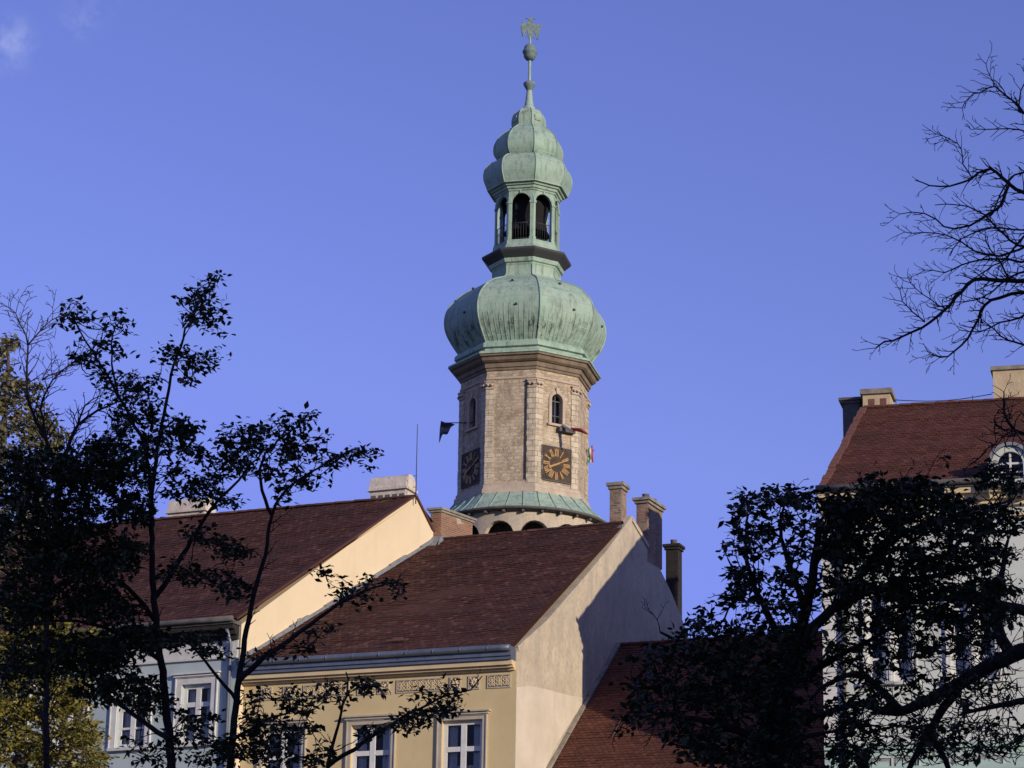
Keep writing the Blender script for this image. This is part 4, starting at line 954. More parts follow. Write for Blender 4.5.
# flags on the tower
def clothmat(name, cols, axis):
    m = bpy.data.materials.new(name); m.use_nodes = True; nt = m.node_tree; p = nt.nodes['Principled BSDF']; p.inputs['Roughness'].default_value = .9
    tc = N(nt, 'ShaderNodeUVMap', uv_map='stripe'); sx = N(nt, 'ShaderNodeSeparateXYZ'); nt.links.new(tc.outputs[0], sx.inputs[0]); cr = N(nt, 'ShaderNodeValToRGB'); cr.color_ramp.interpolation = 'CONSTANT'
    el = cr.color_ramp.elements; el[0].color = (*cols[0], 1); el[0].position = 0; el[1].position = 1 / len(cols); el[1].color = (*cols[1], 1)
    for i in range(2, len(cols)): e = el.new(i / len(cols)); e.color = (*cols[i], 1)
    nt.links.new(sx.outputs['X' if axis == 0 else 'Y'], cr.inputs[0]); nt.links.new(cr.outputs[0], p.inputs['Base Color']); return m
def cloth(parent, m, P00, P10, P01, P11, wav=.08, nu=12, nv=8):
    P00, P10, P01, P11 = map(Vector, (P00, P10, P01, P11)); V = []; UVs = []
    nn = (P10 - P00).cross(P01 - P00).normalized()
    for i in range(nu + 1):
        for j in range(nv + 1):
            a, b = i / nu, j / nv; p = P00.lerp(P10, a).lerp(P01.lerp(P11, a), b) + nn * wav * math.sin(a * 7 + b * 4) * (.2 + b); V.append(p); UVs.append((a, b))
    F = [(i * (nv + 1) + j, (i + 1) * (nv + 1) + j, (i + 1) * (nv + 1) + j + 1, i * (nv + 1) + j + 1) for i in range(nu) for j in range(nv)]
    o = MB(); o.add(V, F, True); ob = o.build('cloth', m, parent); uvl = ob.data.uv_layers.new(name='stripe')
    for lp in ob.data.loops: uvl.data[lp.index].uv = UVs[lp.vertex_index]
    sol = ob.modifiers.new('solid', 'SOLIDIFY'); sol.thickness = .012
    return ob
red, wht, grn = (.45, .05, .04), (.62, .60, .55), (.05, .20, .09)
flag3 = clothmat('tricolour_cloth', [red, wht, grn], 1); flagd = clothmat('dark_banner_cloth', [(.06, .03, .035), (.16, .15, .14), (.05, .06, .06)], 1)
F = OF(-2); root = F.p(0, hB, zwb + .25)
f1 = thing('flag', 'dark furled flag blowing out from the shaded left side of the tower', 'flag', root, 'flags on the tower')
tipL = at(437, 424, TY + .8); base = F.p(.0, hB - .1, zwb + .35)
pend = at(441, 423, TY + .4)
o = MB(); o.tube([base, pend], .03, 5); o.build('flagpole', M['iron'], f1)
cloth(f1, flagd, at(455, 424.5, TY + .2), at(441, 421, TY + .5), at(448, 431, TY), at(438.5, 441, TY + .6), wav=.12)
F = OF(0); base = F.p(.18, hB, zwb - .02)
f2 = thing('flag', 'rolled red and white flag on a pole below the sunlit arched tower window', 'flag', base, 'flags on the tower')
pe = at(588, 434, TY - 4.3)
o = MB(); o.tube([base, base.lerp(pe, 1.0)], .03, 6); o.build('flagpole', M['iron'], f2)
o = MB(); o.tube([base.lerp(pe, f) + ZU * (.06 * math.sin(f * 9)) for f in np.linspace(.12, .5, 8)], [.06, .10, .12, .11, .12, .11, .10, .08], 8); o.build('rolled_cloth', M['whitechim'], f2)
o = MB(); o.tube([base.lerp(pe, f) + ZU * (.05 + .05 * math.sin(f * 11)) for f in np.linspace(.34, 1.0, 9)], [.07, .09, .10, .085, .09, .10, .085, .07, .03], 8); o.build('red_cloth', mat('red_cloth', red, .9, var=(.3, .05, .04), scale=8), f2)
o = MB(); o.box(F.p(.0, hB + .02, zwb - .42), F.t * 1.05, F.n * .30, ZU * .24); o.build('pole_bracket', M['soot'], f2)
F = OF(2); base = F.p(-.3, hB, tz(462))
f3 = thing('flag', 'small red, white and green flag hanging beyond the right edge of the tower', 'flag', base, 'flags on the tower')
o = MB(); o.tube([base, at(594, 450, TY)], .025, 5); o.build('flagpole', M['iron'], f3)
cloth(f3, flag3, at(592.5, 445, TY), at(593.5, 462, TY), at(588.3, 449, TY + .1), at(588.5, 463, TY + .1), wav=.06)

# ================================================================== added unseen block beside the viewer, placed to cast shade on the garden trees
bx = thing('added_shade_block', 'added out-of-view block with rows of windows, put beside the garden to shade the trees', 'building', (24, 5, 0))
FA = Fr((8.2, -3.5), 0); FA.t = Vector((.73, .68, 0)).normalized(); FA.b = Vector((FA.t.y, -FA.t.x, 0)); FA.n = -FA.b
hls = [(1.5 + i * 3, 2.7 + i * 3, 2 + j * 3.4, 3.9 + j * 3.4) for i in range(11) for j in range(5)]
BH = 18.5
o = MB(); wall_holes(o, FA, 0, 34, 0, BH, hls)
q = [FA.p(0, 0, 0), FA.p(0, 12, 0), FA.p(34, 12, 0), FA.p(34, 0, 0)]
for i in (0, 1, 2): o.poly(q[i], q[i + 1], q[i + 1] + ZU * BH, q[i] + ZU * BH)
for u in (0, 34): o.poly(FA.p(u, 0, BH), FA.p(u, 12, BH), FA.p(u, 6, BH + 4.5))
o.build('wall', M['cream'], bx)
o = MB(); o.poly(FA.p(-.3, -.5, BH - .3), FA.p(34.3, -.5, BH - .3), FA.p(34.3, 6, BH + 4.6), FA.p(-.3, 6, BH + 4.6)); o.poly(FA.p(-.3, 12.5, BH - .3), FA.p(-.3, 6, BH + 4.6), FA.p(34.3, 6, BH + 4.6), FA.p(34.3, 12.5, BH - .3)); o.build('roof', M['tile'], bx)
o = MB(); shell(o, FA, .3, 33.7, 3, BH); o.build('room_back', M['dark'], bx)
o = MB(); g_ = MB()
for a, b, c, d in hls:
    for uu in (a, (a + b) / 2 - .04, b - .08): FA.box(o, uu, uu + .08, .1, .16, c, d)
    for zz in (c, d - .08): FA.box(o, a + .09, b - .09, .1, .155, zz, zz + .08)
    g_.poly(FA.p(a, .13, c), FA.p(b, .13, c), FA.p(b, .13, d), FA.p(a, .13, d))
wf = o.build('window_frames', M['white'], bx); g_.build('panes', M['glass'], wf)

# ================================================================== TREES
class Tree:
    def __init__(s, name, label, D, bark, leaf, leafL, seed, base, cat='tree', crooked=.35, group=None):
        s.r = random.Random(seed); s.D = D; s.nodes = []; s.rad = []; s.dirs = []; s.mb = MB(); s.lf = MB(); s.leafL = leafL; s.crooked = crooked
        s.root = thing(name, label, cat, base, group); s.bark = bark; s.leaf = leaf; s.ppm = FPX / D; s.nleaf = 0; s.LV = []; s.LF = []
    def pt(s, px, py, dd=0): return at(px, py, s.D + dd)
    def stem(s, pts, r0, r1, depth=0.0, wob=1.0):
        """pts: list of (px, py[, depth offset]); radii in pixels"""
        P = [s.pt(p[0], p[1], p[2] if len(p) > 2 else depth) for p in pts]; Q = []
        for i in range(len(P) - 1):
            p0, p1, p2, p3 = P[max(i - 1, 0)], P[i], P[i + 1], P[min(i + 2, len(P) - 1)]; n = max(2, int((p2 - p1).length * s.ppm / 9))
            for k in range(n):
                t = k / n; q = .5 * ((2 * p1) + (p2 - p0) * t + (2 * p0 - 5 * p1 + 4 * p2 - p3) * t * t + (3 * p1 - p0 - 3 * p2 + p3) * t ** 3)
                if i or k: q += Vector((s.r.uniform(-1, 1), s.r.uniform(-1, 1) * 2, s.r.uniform(-1, 1))) * wob / s.ppm
                Q.append(q)
        Q.append(P[-1]); m = len(Q); R = [(r0 + (r1 - r0) * i / (m - 1)) / s.ppm for i in range(m)]
        s.mb.tube(Q, R, 7 if r0 > 3 else 5); s.nodes += Q; s.rad += R; s.dirs += [(Q[min(i + 1, m - 1)] - Q[max(i - 1, 0)]).normalized() for i in range(m)]
    def ground(s, top, r, foot):
        P = [Vector(foot), Vector(foot).lerp(top, .5) + Vector((.1, .05, 0)), top]; s.mb.tube(P, [r * 1.35, r * 1.1, r], 10)
    def leaves(s, p, n, spread, size):
        r = s.r
        for _ in range(n):
            c = p + Vector((r.gauss(0, 1), r.gauss(0, 1), r.gauss(0, .55))) * spread
            d = Vector((r.gauss(0, 1), r.gauss(0, 1), r.gauss(-.25, .55))).normalized(); sd_ = d.cross(Vector((r.gauss(0, .5), r.gauss(0, .5), 1))).normalized(); up = sd_.cross(d)
            L = size * r.uniform(.65, 1.3); W = L * r.uniform(.22, .34); b = len(s.LV)
            s.LV += [c, c + d * L * .45 + sd_ * W + up * L * .06, c + d * L, c + d * L * .45 - sd_ * W + up * L * .06, c + d * L * .25 - up * .0 + sd_ * W * .75, c + d * L * .25 - sd_ * W * .75]
            s.LF += [(b, b + 4, b + 1, b + 2), (b, b + 2, b + 3, b + 5)]
    def fill(s, blobs, leaf=(4, 8), dz=1.2, rtw=.9, spread=6.0, size=None, maxlen=70, sag=0):
        """blobs: (cx, cy, rx, ry, tips); grows twigs from the nearest branch towards random points"""
        tips = []
        for cx, cy, rx, ry, n in blobs:
            for _ in range(n):
                a = s.r.uniform(0, 2 * math.pi); q = math.sqrt(s.r.random()); tips.append(s.pt(cx + rx * q * math.cos(a), cy + ry * q * math.sin(a), s.r.uniform(-dz, dz)))
        A = np.array([tuple(p) for p in s.nodes]); Dr = np.array([tuple(p) for p in s.dirs])
        def near(t, A, Dr):
            v = np.array(t) - A; d = np.sqrt((v ** 2).sum(1)) + 1e-6; c = (v * Dr).sum(1) / d
            cost = d * (1.55 - .75 * c); i = int(cost.argmin()); return i, d[i], cost[i]
        order = sorted(tips, key=lambda t: near(t, A, Dr)[2]); buf = []; bd = []
        for t in order:
            i, L, co = near(t, A, Dr); b = Vector(A[i]); pd = Vector(Dr[i])
            if buf:
                j, L2, c2 = near(t, np.array(buf), np.array(bd))
                if c2 < co: b = Vector(buf[j]); pd = Vector(bd[j]); L = L2
            if L < 1e-3: continue
            n = max(2, min(9, int(L * s.ppm / 6))); dirn = (t - b).normalized()
            rv = Vector((s.r.gauss(0, 1), s.r.gauss(0, 1), s.r.gauss(0, 1))) * .25 * (1 + s.crooked)
            ctl = b + (pd * .7 + dirn * .5 + rv).normalized() * L * .5; P = [b]
            for k in range(1, n + 1):
                f = k / n; P.append(b * (1 - f) ** 2 + ctl * (2 * f * (1 - f)) + t * f * f + Vector((s.r.gauss(0, 1), s.r.gauss(0, 1), s.r.gauss(0, 1))) * (s.crooked * .9 / s.ppm if k < n else 0))
            r0 = rtw * min(1.6, .7 + L * s.ppm / 90) / s.ppm
            s.mb.tube(P, [r0 + (.40 * rtw / s.ppm - r0) * k / n for k in range(n + 1)], 4, cap=False)
            for k in range(1, len(P)): buf.append(tuple(P[k])); bd.append(tuple((P[k] - P[k - 1]).normalized()))
            if len(buf) > 260: A = np.vstack([A, np.array(buf)]); Dr = np.vstack([Dr, np.array(bd)]); buf = []; bd = []
            if leaf:
                sz = (size or s.leafL)
                s.leaves(P[-1], s.r.randint(*leaf), spread / s.ppm, sz)
                if n > 3: s.leaves(P[-2], s.r.randint(*leaf) // 2, spread / s.ppm, sz)
        s.nodes = [Vector(a) for a in A] + [Vector(b) for b in buf]; s.dirs = [Vector(a) for a in Dr] + [Vector(b) for b in bd]
    def ramify(s, L1, levels=3, step=9, every=1.0, r=.9, out=None, skip=0, drop=.0, dz=.5, leaf=0, both=False):
        """children fork off every limb at 25 to 60 degrees, nearly straight with small kinks, tapering to fine tips"""
        rnd = s.r; src = list(zip(s.nodes, s.dirs, s.rad + [.5 / s.ppm] * (len(s.nodes) - len(s.rad))))
        def grow(p, d, L, r0, lev):
            n = max(2, int(L / 6)); P = [p]; q = p; dd = d.copy(); R = [r0 / s.ppm]
            for k in range(n):
                dd = (dd + Vector((rnd.gauss(0, .16), rnd.gauss(0, .16), rnd.gauss(0, .16) + drop * .05))).normalized(); q = q + dd * (L / n / s.ppm); P.append(q); R.append((r0 + (.28 - r0) * (k + 1) / n) / s.ppm)
                if lev > 1 and rnd.random() < .62:
                    ax = Vector((rnd.gauss(0, .35), 1, rnd.gauss(0, .35))).normalized(); a = rnd.choice((-1, 1)) * R_(rnd.uniform(28, 58)); c = dd.copy(); c.rotate(Matrix.Rotation(a, 3, ax))
                    grow(q, c, L * (1 - .55 * (k + 1) / n) * rnd.uniform(.35, .65), max(.34, r0 * .65), lev - 1)
            s.mb.tube(P, R, 4, cap=False)
            if leaf and rnd.random() < leaf: s.leaves(P[-1], rnd.randint(2, 5), 4 / s.ppm, s.leafL)
        acc = 0
        for i, (p, d, rr) in enumerate(src):
            if i < skip: continue
            if rnd.random() > every: continue
            for sd_ in ((-1, 1) if both else (rnd.choice((-1, 1)),)):
                ax = Vector((rnd.gauss(0, .3), 1, rnd.gauss(0, .3))).normalized(); c = d.copy(); c.rotate(Matrix.Rotation(sd_ * R_(rnd.uniform(25, 60)), 3, ax))
                if out is not None: c = (c + out * .35).normalized()
                grow(p, c, L1 * rnd.uniform(.45, 1.15), min(r * 1.2, max(.45, rr * s.ppm * .6)) , levels)
    def done(s):
        s.mb.build('trunk', s.bark, s.root)
        if s.LV:
            s.lf.v = s.LV; s.lf.f = s.LF; s.lf.sm = [False] * len(s.LF); s.lf.build('crown', s.leaf, s.root)

# --- left garden tree (dark, several slender stems)
D1 = 24.0
T = Tree('garden_tree', 'slender dark leafy tree with several thin stems in front of the blue house', D1, M['bark'], M['leaf'], .075, 11, (at(190, 768, D1).x, D1, 0), group='leafy trees in the garden')
b1_ = T.pt(172, 800); b2_ = T.pt(228, 800)
foot = (at(195, 768, D1).x, D1, 0)
T.mb.tube([Vector(foot), Vector(foot) + ZU * 2.2, b1_], [.13, .10, .055], 9); T.mb.tube([Vector(foot) + Vector((.04, 0, 0)), Vector(foot) + Vector((.10, .05, 2.4)), b2_], [.12, .09, .05], 9)
T.stem([(172, 800), (170, 740), (163, 680), (155, 610), (152, 540), (153, 480), (162, 425), (172, 375), (186, 330), (203, 295), (214, 277)], 4.8, .7)
T.stem([(153, 600), (176, 566), (196, 532), (215, 505), (238, 480), (262, 452)], 3.2, .8, .3)
T.stem([(152, 500), (146, 450), (135, 425), (118, 395), (98, 360), (82, 335), (74, 318)], 2.6, .7, -.3)
T.stem([(118, 395), (112, 365), (112, 335), (120, 322)], 1.4, .6, -.3)
T.stem([(228, 800), (233, 730), (240, 670), (250, 610), (265, 555), (272, 515), (288, 488), (312, 472), (335, 458), (352, 450), (366, 453)], 4.2, .6)
T.stem([(272, 515), (262, 490), (262, 462), (278, 440), (296, 428), (304, 418)], 2.2, .7, .3)
T.stem([(238, 682), (262, 660), (290, 640), (318, 618), (345, 600), (372, 588), (396, 582)], 3.4, .8, -.2)
T.stem([(236, 700), (205, 660), (182, 640), (160, 632)], 2.2, .7, .4)
T.stem([(155, 620), (130, 590), (100, 570), (60, 560), (20, 555)], 3.0, .8, .6)
T.stem([(160, 660), (130, 640), (95, 625), (50, 620), (10, 630)], 2.8, .8, .2)
T.stem([(170, 740), (140, 720), (110, 695), (80, 660), (55, 640)], 3.0, .8, -.5)
T.stem([(152, 520), (120, 500), (85, 480), (50, 470), (10, 470)], 2.6, .8, .4)
T.stem([(330, 800), (328, 765), (335, 735), (343, 705), (348, 688), (346, 672)], 2.6, .7, .2)
T.mb.tube([Vector(foot) + Vector((.2, .1, 0)), Vector(foot) + Vector((.6, .2, 2.6)), T.pt(330, 800, .2)], [.09, .06, .03], 7)
T.stem([(328, 766), (355, 748), (385, 728), (420, 708), (448, 694), (470, 690), (482, 676)], 2.6, .6, .2)
T.stem([(232, 740), (262, 722), (290, 712)], 2.2, .8, -.4)
SP = [(214, 279, 10, 7, 8), (205, 293, 16, 12, 16), (190, 305, 12, 8, 8), (205, 312, 26, 12, 22), (190, 322, 14, 8, 10), (214, 330, 12, 10, 8), (180, 352, 14, 9, 9), (200, 358, 22, 14, 20), (168, 356, 15, 11, 12), (212, 362, 14, 7, 7),
      (188, 375, 14, 8, 10), (76, 306, 10, 6, 6), (70, 322, 15, 10, 14), (92, 318, 8, 5, 5), (118, 322, 15, 12, 14), (108, 340, 9, 10, 8), (82, 350, 20, 10, 12), (118, 350, 10, 8, 8), (106, 372, 16, 10, 16), (80, 362, 9, 6, 5), (128, 385, 22, 10, 16), (155, 378, 12, 8, 8),
      (118, 398, 24, 14, 26), (150, 400, 14, 10, 9), (140, 418, 20, 12, 16), (178, 425, 20, 8, 14), (118, 425, 14, 10, 10),
      (165, 440, 30, 16, 26), (185, 432, 12, 8, 8), (120, 450, 34, 16, 34), (90, 470, 36, 18, 46), (50, 470, 44, 22, 46), (125, 480, 30, 18, 30), (18, 480, 24, 30, 26),
      (60, 510, 66, 24, 90), (135, 510, 20, 16, 16), (30, 545, 50, 26, 55), (80, 550, 56, 26, 80), (125, 555, 20, 22, 20), (60, 590, 66, 26, 90), (20, 610, 34, 22, 32),
      (175, 470, 14, 6, 8), (196, 455, 16, 10, 10), (180, 490, 20, 10, 12), (205, 482, 18, 8, 12), (225, 470, 18, 12, 14), (215, 500, 24, 8, 12),
      (250, 430, 26, 14, 28), (280, 430, 26, 12, 26), (302, 416, 14, 9, 14), (312, 440, 18, 12, 16), (240, 448, 26, 14, 26), (272, 452, 26, 12, 22), (300, 455, 24, 12, 20), (320, 462, 16, 10, 10), (258, 468, 24, 9, 13), (290, 475, 28, 12, 22), (318, 480, 16, 9, 9), (278, 495, 20, 9, 10),
      (362, 452, 18, 7, 14), (346, 455, 9, 5, 5), (368, 468, 4, 7, 3), (210, 540, 18, 6, 8), (232, 550, 22, 9, 14), (195, 530, 12, 8, 7), (182, 570, 22, 12, 16), (215, 580, 24, 10, 16), (240, 590, 18, 8, 10),
      (110, 610, 30, 14, 28), (130, 640, 34, 16, 32), (95, 655, 34, 18, 38), (170, 640, 22, 10, 12), (200, 636, 20, 8, 11), (215, 648, 16, 10, 10), (130, 690, 34, 16, 30), (95, 690, 20, 14, 16), (155, 705, 24, 12, 16),
      (60, 655, 50, 24, 44), (25, 670, 30, 26, 24), (110, 665, 28, 14, 20),
      (330, 575, 14, 10, 8), (345, 588, 12, 8, 8), (398, 588, 9, 12, 10), (372, 582, 16, 7, 8), (350, 600, 20, 7, 10), (292, 648, 20, 7, 12), (320, 628, 16, 8, 9), (262, 655, 18, 7, 8),
      (350, 684, 34, 7, 22), (370, 690, 18, 6, 10), (325, 698, 26, 8, 14), (280, 692, 26, 6, 12), (300, 705, 22, 8, 10), (250, 700, 10, 6, 5), (412, 720, 18, 8, 10), (432, 712, 16, 7, 12), (450, 690, 12, 9, 12), (425, 695, 16, 5, 8), (400, 728, 16, 5, 6), (452, 708, 12, 4, 5), (372, 732, 14, 8, 7),
      (265, 725, 24, 10, 18), (245, 745, 30, 12, 24), (280, 745, 22, 10, 14), (300, 728, 18, 7, 10), (215, 752, 40, 14, 26), (150, 752, 30, 14, 14), (200, 715, 24, 10, 10), (325, 755, 14, 8, 6), (285, 762, 36, 8, 16), (185, 735, 20, 10, 9)]
SP = [(a, b, c, d, int(n * (.85 if (a > 240 and b < 700) or b < 410 else 1.7 if a > 145 else 3.2 if 430 < b else 2)) or 1) for a, b, c, d, n in SP]
T.ramify(24, 2, every=.16, r=.7, out=Vector((0, 0, .5)))
T.fill(SP, leaf=(5, 8), dz=.9, rtw=.75, spread=4.6, size=.068)
T.done()

# --- left edge: large tree catching the sun on its outer leaves
D2 = 46.0
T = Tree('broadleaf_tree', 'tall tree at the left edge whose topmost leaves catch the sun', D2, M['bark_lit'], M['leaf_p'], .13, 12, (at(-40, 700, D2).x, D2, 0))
b_ = T.pt(-30, 800); T.mb.tube([Vector((b_.x - .3, D2, 0)), Vector((b_.x - .2, D2, 5)), b_], [.38, .3, .22], 9)
T.stem([(-30, 800), (-22, 700), (-14, 600), (-4, 500), (4, 430), (8, 370), (6, 335)], 11, 1.2)
T.stem([(-14, 600), (10, 540), (28, 490), (40, 450), (50, 420)], 5, 1.0, .5); T.stem([(-4, 500), (-20, 450), (-26, 390)], 4, 1.0, .5); T.stem([(10, 540), (40, 505), (62, 485)], 3, .8, -.6); T.stem([(-10, 560), (-40, 500), (-60, 430)], 5, 1.0)
T.fill([(6, 345, 9, 12, 16), (2, 372, 14, 16, 30), (8, 395, 16, 14, 30), (18, 385, 8, 8, 7), (0, 420, 20, 20, 40), (30, 400, 10, 10, 10), (36, 385, 6, 6, 5), (28, 428, 18, 14, 34), (42, 415, 9, 8, 12), (50, 430, 12, 10, 18), (48, 450, 12, 10, 18), (60, 440, 8, 8, 7), (20, 455, 26, 16, 40), (40, 470, 24, 14, 30), (66, 462, 10, 6, 8), (10, 500, 40, 24, 60), (-30, 420, 26, 50, 60), (-30, 520, 30, 50, 50), (20, 550, 40, 30, 40)],
       leaf=(7, 12), dz=1.6, rtw=.9, spread=4.5, size=.12)
T.done()
# --- golden green conifer-like shrub lower left, further away in the sun
D3 = 58.0
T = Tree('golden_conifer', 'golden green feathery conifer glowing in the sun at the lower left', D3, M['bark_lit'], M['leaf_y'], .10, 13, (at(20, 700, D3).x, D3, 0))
b_ = T.pt(18, 860); T.mb.tube([Vector((b_.x, D3, 0)), Vector((b_.x, D3, 5)), b_], [.35, .28, .2], 9)
T.stem([(18, 860), (20, 780), (22, 700), (24, 640), (26, 600)], 9, 1.5)
for k in range(16):
    y = 610 + k * 14; L = 18 + k * 5.5
    for s in (-1, 1): T.stem([(23, y - 4, 0), (23 + s * L * .5, y + 2, rng.uniform(-.8, .8)), (23 + s * L, y + 14 + rng.uniform(-5, 5), rng.uniform(-1.4, 1.4))], 2.0, .6)
T.fill([(75, 640, 26, 20, 60), (60, 660, 40, 30, 90), (26, 610, 26, 16, 60), (26, 645, 42, 26, 130), (20, 690, 60, 30, 220), (30, 730, 66, 30, 260), (85, 735, 16, 22, 60), (96, 760, 14, 12, 30), (20, 770, 80, 26, 200), (70, 700, 20, 20, 60)], leaf=(12, 18), dz=1.6, rtw=.6, spread=4.5, size=.12)
T.done()
# --- thin bare tree upper left
D4 = 36.0
T = Tree('bare_tree', 'thin leafless tree with fine pale twigs behind the left garden tree', D4, M['bark'], None, .1, 14, (at(40, 700, D4).x, D4, 0), crooked=.7, group='bare trees')
b_ = T.pt(48, 800); T.mb.tube([Vector((b_.x, D4, 0)), Vector((b_.x + .1, D4, 4)), b_], [.2, .16, .10], 8)
T.stem([(48, 800), (46, 700), (48, 600), (55, 520), (60, 470)], 3.2, 2.6)
T.stem([(60, 470), (70, 440), (78, 425), (98, 410), (118, 402), (128, 398)], 2.6, .6, .4); T.stem([(60, 470), (46, 440), (30, 405), (26, 375), (28, 345), (20, 322), (10, 308)], 2.4, .5)
T.stem([(28, 345), (40, 330), (52, 320)], 1.0, .4); T.stem([(46, 440), (42, 400), (60, 372), (76, 362)], 1.6, .5, -.4); T.stem([(78, 425), (84, 405), (100, 396)], 1.4, .4); T.stem([(60, 470), (85, 450), (105, 440), (118, 442)], 2.0, .5, .8)
T.stem([(42, 380), (58, 372), (80, 362)], 1.0, .4)
T.ramify(30, 3, every=1.0, r=.75, out=Vector((.1, 0, .6)), both=True)
T.done()

# --- right garden tree, dense and dark
D5 = 26.0
T = Tree('garden_tree', 'wide dense dark tree on the right hiding the red roof and the cream front', D5, M['bark'], M['leaf2'], .085, 15, (at(800, 768, D5).x, D5, 0), group='leafy trees in the garden')
b_ = T.pt(770, 830); T.mb.tube([Vector((b_.x + .2, D5, 0)), Vector((b_.x + .1, D5, 2)), b_], [.26, .2, .14], 10)
T.stem([(770, 830), (772, 770), (780, 710), (792, 660), (806, 610), (815, 560), (820, 520)], 13, 3)
T.stem([(780, 715), (750, 690), (715, 665), (685, 645), (660, 632)], 6, 1.2, .3); T.stem([(775, 745), (735, 730), (690, 718), (650, 712), (628, 712)], 5, 1.0, -.3)
T.stem([(792, 660), (770, 620), (752, 580), (745, 545), (748, 515)], 5, 1.2, .2); T.stem([(806, 610), (790, 570), (780, 530), (785, 500)], 4, 1.0, -.2)
T.stem([(815, 560), (840, 530), (870, 505), (900, 490), (925, 480)], 5, 1.2, .2); T.stem([(800, 640), (840, 605), (890, 585), (940, 575), (1000, 560)], 6, 1.5, -.4)
T.stem([(840, 605), (870, 560), (910, 530), (960, 515), (1010, 500)], 4, 1.0, .5); T.stem([(785, 690), (830, 660), (870, 640), (900, 620)], 5, 1.2, .4); T.stem([(752, 580), (735, 600), (720, 625)], 2, .8)
T.stem([(775, 760), (800, 740), (840, 730)], 4, 1.2, -.5)
SP = [(762, 498, 22, 11, 24), (785, 495, 18, 9, 18), (805, 498, 16, 10, 16), (745, 512, 14, 10, 14), (752, 530, 18, 11, 22), (775, 520, 16, 14, 18), (735, 518, 4, 4, 3), (800, 520, 14, 12, 13), (742, 545, 10, 9, 8), (768, 548, 18, 10, 15), (795, 550, 18, 12, 16), (736, 572, 9, 8, 10), (750, 578, 14, 12, 13),
      (738, 592, 10, 8, 9), (775, 580, 22, 12, 20), (800, 580, 18, 12, 18), (745, 600, 20, 9, 16), (775, 605, 24, 10, 22), (800, 610, 16, 10, 15), (700, 622, 18, 8, 14), (690, 632, 16, 7, 12), (722, 632, 22, 9, 22), (755, 632, 30, 12, 44), (795, 635, 24, 12, 34),
      (660, 660, 26, 14, 32), (700, 655, 34, 18, 70), (745, 665, 34, 22, 110), (790, 670, 24, 24, 80), (650, 685, 22, 12, 22), (685, 690, 34, 16, 60), (735, 700, 44, 22, 130), (785, 715, 28, 26, 100), (640, 702, 22, 9, 18), (632, 722, 9, 14, 9), (660, 715, 24, 8, 20), (690, 732, 24, 14, 40), (735, 745, 40, 22, 110), (785, 760, 30, 24, 80), (700, 755, 20, 10, 20),
      (850, 503, 30, 13, 46), (885, 492, 28, 12, 40), (915, 486, 20, 9, 24), (728, 548, 8, 5, 3), (868, 478, 10, 5, 4), (708, 606, 8, 6, 3), (840, 515, 24, 14, 40), (880, 510, 34, 16, 70), (930, 495, 26, 14, 38), (950, 508, 26, 14, 34), (835, 540, 20, 18, 40), (870, 540, 34, 14, 60), (915, 525, 34, 12, 50), (960, 530, 34, 12, 44), (1000, 520, 30, 16, 40),
      (855, 565, 34, 12, 44), (900, 560, 34, 14, 50), (945, 560, 34, 12, 44), (990, 555, 30, 12, 30), (840, 590, 24, 14, 24), (880, 588, 34, 12, 40), (930, 590, 44, 12, 60), (985, 590, 34, 12, 44), (860, 620, 34, 14, 26), (915, 615, 44, 14, 44), (975, 615, 44, 12, 44), (1005, 480, 24, 10, 14), (985, 470, 20, 8, 10),
      (850, 650, 30, 16, 20), (905, 645, 40, 14, 26), (965, 645, 44, 14, 30), (880, 680, 50, 16, 24), (950, 690, 50, 16, 26), (855, 705, 34, 14, 24), (850, 740, 30, 20, 34), (920, 735, 50, 18, 22), (985, 740, 44, 20, 22), (845, 760, 24, 12, 24)]
SP = [(a, b, c, d, int(n * (.95 if a < 825 and b < 625 else .8 if a < 825 else 1.3 if b < 545 else 1.35))) for a, b, c, d, n in SP]
T.ramify(34, 3, every=.5, r=1.1, out=Vector((0, 0, .2)), leaf=.12)
T.fill(SP, leaf=(4, 8), dz=1.1, rtw=.9, spread=5.2, size=.09)
T.done()

# --- big bare tree from the right edge, limbs high and low
D6 = 30.0
T = Tree('bare_tree', 'large leafless tree reaching in from the right edge with dark crooked limbs', D6, M['bark'], None, .1, 16, (at(1110, 768, D6).x, D6, 0), crooked=.8, group='bare trees')
b_ = T.pt(1105, 840); T.mb.tube([Vector((b_.x + .2, D6, 0)), Vector((b_.x, D6, 3)), b_], [.55, .45, .36], 12)
T.stem([(1105, 840), (1100, 720), (1092, 600), (1088, 480), (1080, 360), (1072, 250), (1060, 150), (1052, 90)], 24, 1.5)
T.stem([(1095, 650), (1050, 648), (1010, 655), (965, 680), (925, 702), (890, 712), (862, 704), (840, 708), (818, 716), (800, 722)], 11, 2.2, .2)
T.stem([(900, 710), (880, 690), (865, 676), (845, 676), (822, 688), (810, 700)], 5, 1.5, -.2); T.stem([(960, 684), (940, 715), (925, 740), (905, 775)], 5.5, 2.5, .3); T.stem([(1092, 600), (1040, 612), (1000, 605), (960, 598), (920, 600), (880, 612)], 8, 1.6, -.4)
T.stem([(930, 735), (945, 760), (955, 790)], 4, 2, .3); T.stem([(1010, 655), (995, 620), (1000, 580), (1008, 540)], 7, 1.5, .3)
T.stem([(1100, 720), (1040, 700), (1000, 705), (960, 715)], 6, 1.6, -.3)
T.stem([(1085, 440), (1050, 440), (1015, 430), (1004, 410), (1004, 392)], 4, .7, .2)
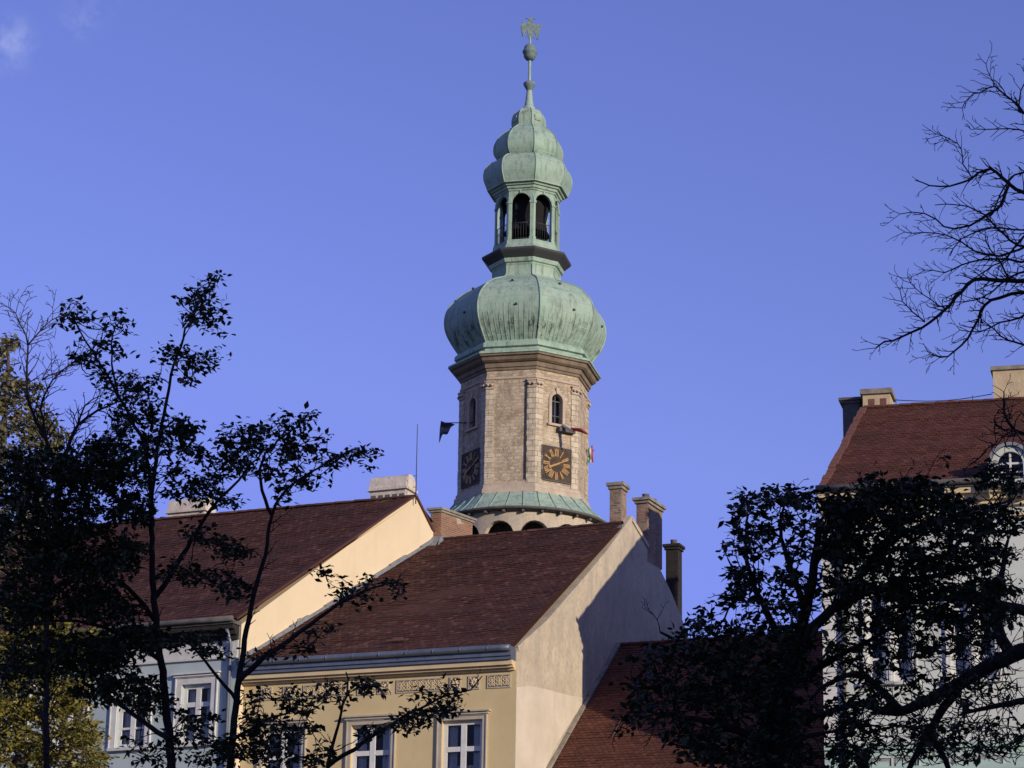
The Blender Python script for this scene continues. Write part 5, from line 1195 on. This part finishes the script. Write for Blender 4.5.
# upper limbs (traced direction of the real ones)
T.stem([(1075, 270), (1045, 278), (1010, 281), (975, 280), (962, 290), (950, 305), (930, 322), (905, 336), (885, 342), (876, 348)], 3.06, .8)
T.stem([(1078, 300), (1040, 292), (1024, 292), (1000, 298), (985, 305), (978, 318), (968, 338), (955, 352), (940, 358), (930, 354)], 2.72, .6, .3)
T.stem([(1072, 220), (1045, 205), (1024, 192), (1010, 186), (995, 172), (985, 170), (972, 178), (950, 186), (930, 186), (915, 180)], 2.86, .6)
T.stem([(1008, 186), (1003, 200), (995, 210), (978, 220), (962, 228), (945, 226), (925, 214), (900, 214)], 2.04, .5, -.2)
T.stem([(1066, 190), (1045, 150), (1030, 125), (1018, 105), (1006, 96), (994, 87), (980, 92), (970, 96), (962, 108)], 2.04, .5, .4); T.stem([(994, 87), (990, 76), (986, 64)], 0.68, .4, .4)
T.stem([(1060, 130), (1040, 118), (1020, 112), (1022, 90), (1030, 70)], 1.50, .5, -.3)
T.stem([(1064, 160), (1030, 132), (1000, 128), (975, 129)], 1.36, .5, -.3); T.stem([(972, 178), (963, 165), (962, 150), (950, 138), (936, 134)], 0.82, .4); T.stem([(1060, 232), (1020, 230), (985, 228), (960, 240), (950, 256)], 1.22, .6, .5)
T.stem([(1075, 330), (1050, 345), (1024, 345), (1008, 340), (995, 330), (985, 322)], 1.77, .6, .2); T.stem([(1072, 240), (1030, 245), (1000, 255), (975, 250), (945, 235), (905, 232)], 1.77, .5, .7)
T.stem([(925, 322), (912, 312), (903, 300), (900, 290)], 0.88, .4); T.stem([(1010, 281), (1000, 262), (990, 250), (985, 235)], 1.22, .5, -.4); T.stem([(945, 308), (930, 300), (915, 288), (908, 278)], 0.75, .4, .3)
T.stem([(1060, 250), (1030, 262), (1000, 258), (970, 262), (945, 272), (925, 270)], 1.9, .5, .8)
T.stem([(1062, 262), (1035, 250), (1010, 240), (985, 215), (960, 205), (935, 205)], 1.8, .5, -.8)
T.stem([(1066, 285), (1040, 300), (1020, 318), (1000, 322), (980, 332), (960, 330)], 1.9, .5, .6)
T.stem([(1064, 215), (1040, 222), (1020, 240), (1002, 262), (985, 270), (968, 285)], 1.7, .5, -.4)
T.stem([(1060, 180), (1035, 172), (1015, 175), (1000, 195), (990, 215), (970, 222)], 1.6, .5, .5)
T.stem([(1066, 240), (1040, 268), (1018, 272), (1000, 285), (978, 300), (955, 302)], 1.8, .5, -.6)
T.ramify(21, 3, every=.85, r=.9, out=Vector((-.6, 0, .05)), both=True)
T.fill([(a, b, c, d, int(n * 1.9)) for a, b, c, d, n in [(990, 600, 36, 40, 90), (960, 720, 60, 34, 120), (1000, 680, 26, 30, 60), (900, 750, 60, 18, 60), (870, 620, 44, 24, 60), (850, 660, 30, 20, 36), (930, 640, 50, 30, 90), (990, 640, 40, 30, 70), (880, 730, 50, 26, 80), (950, 740, 60, 26, 120), (1000, 740, 34, 26, 60), (980, 520, 34, 30, 40), (1000, 450, 24, 34, 22), (1010, 420, 18, 16, 10), (940, 560, 50, 20, 60), (840, 745, 16, 20, 14), (985, 470, 24, 14, 12), (960, 690, 60, 20, 60)]],
       leaf=None, dz=1.2, rtw=.9)
T.done()
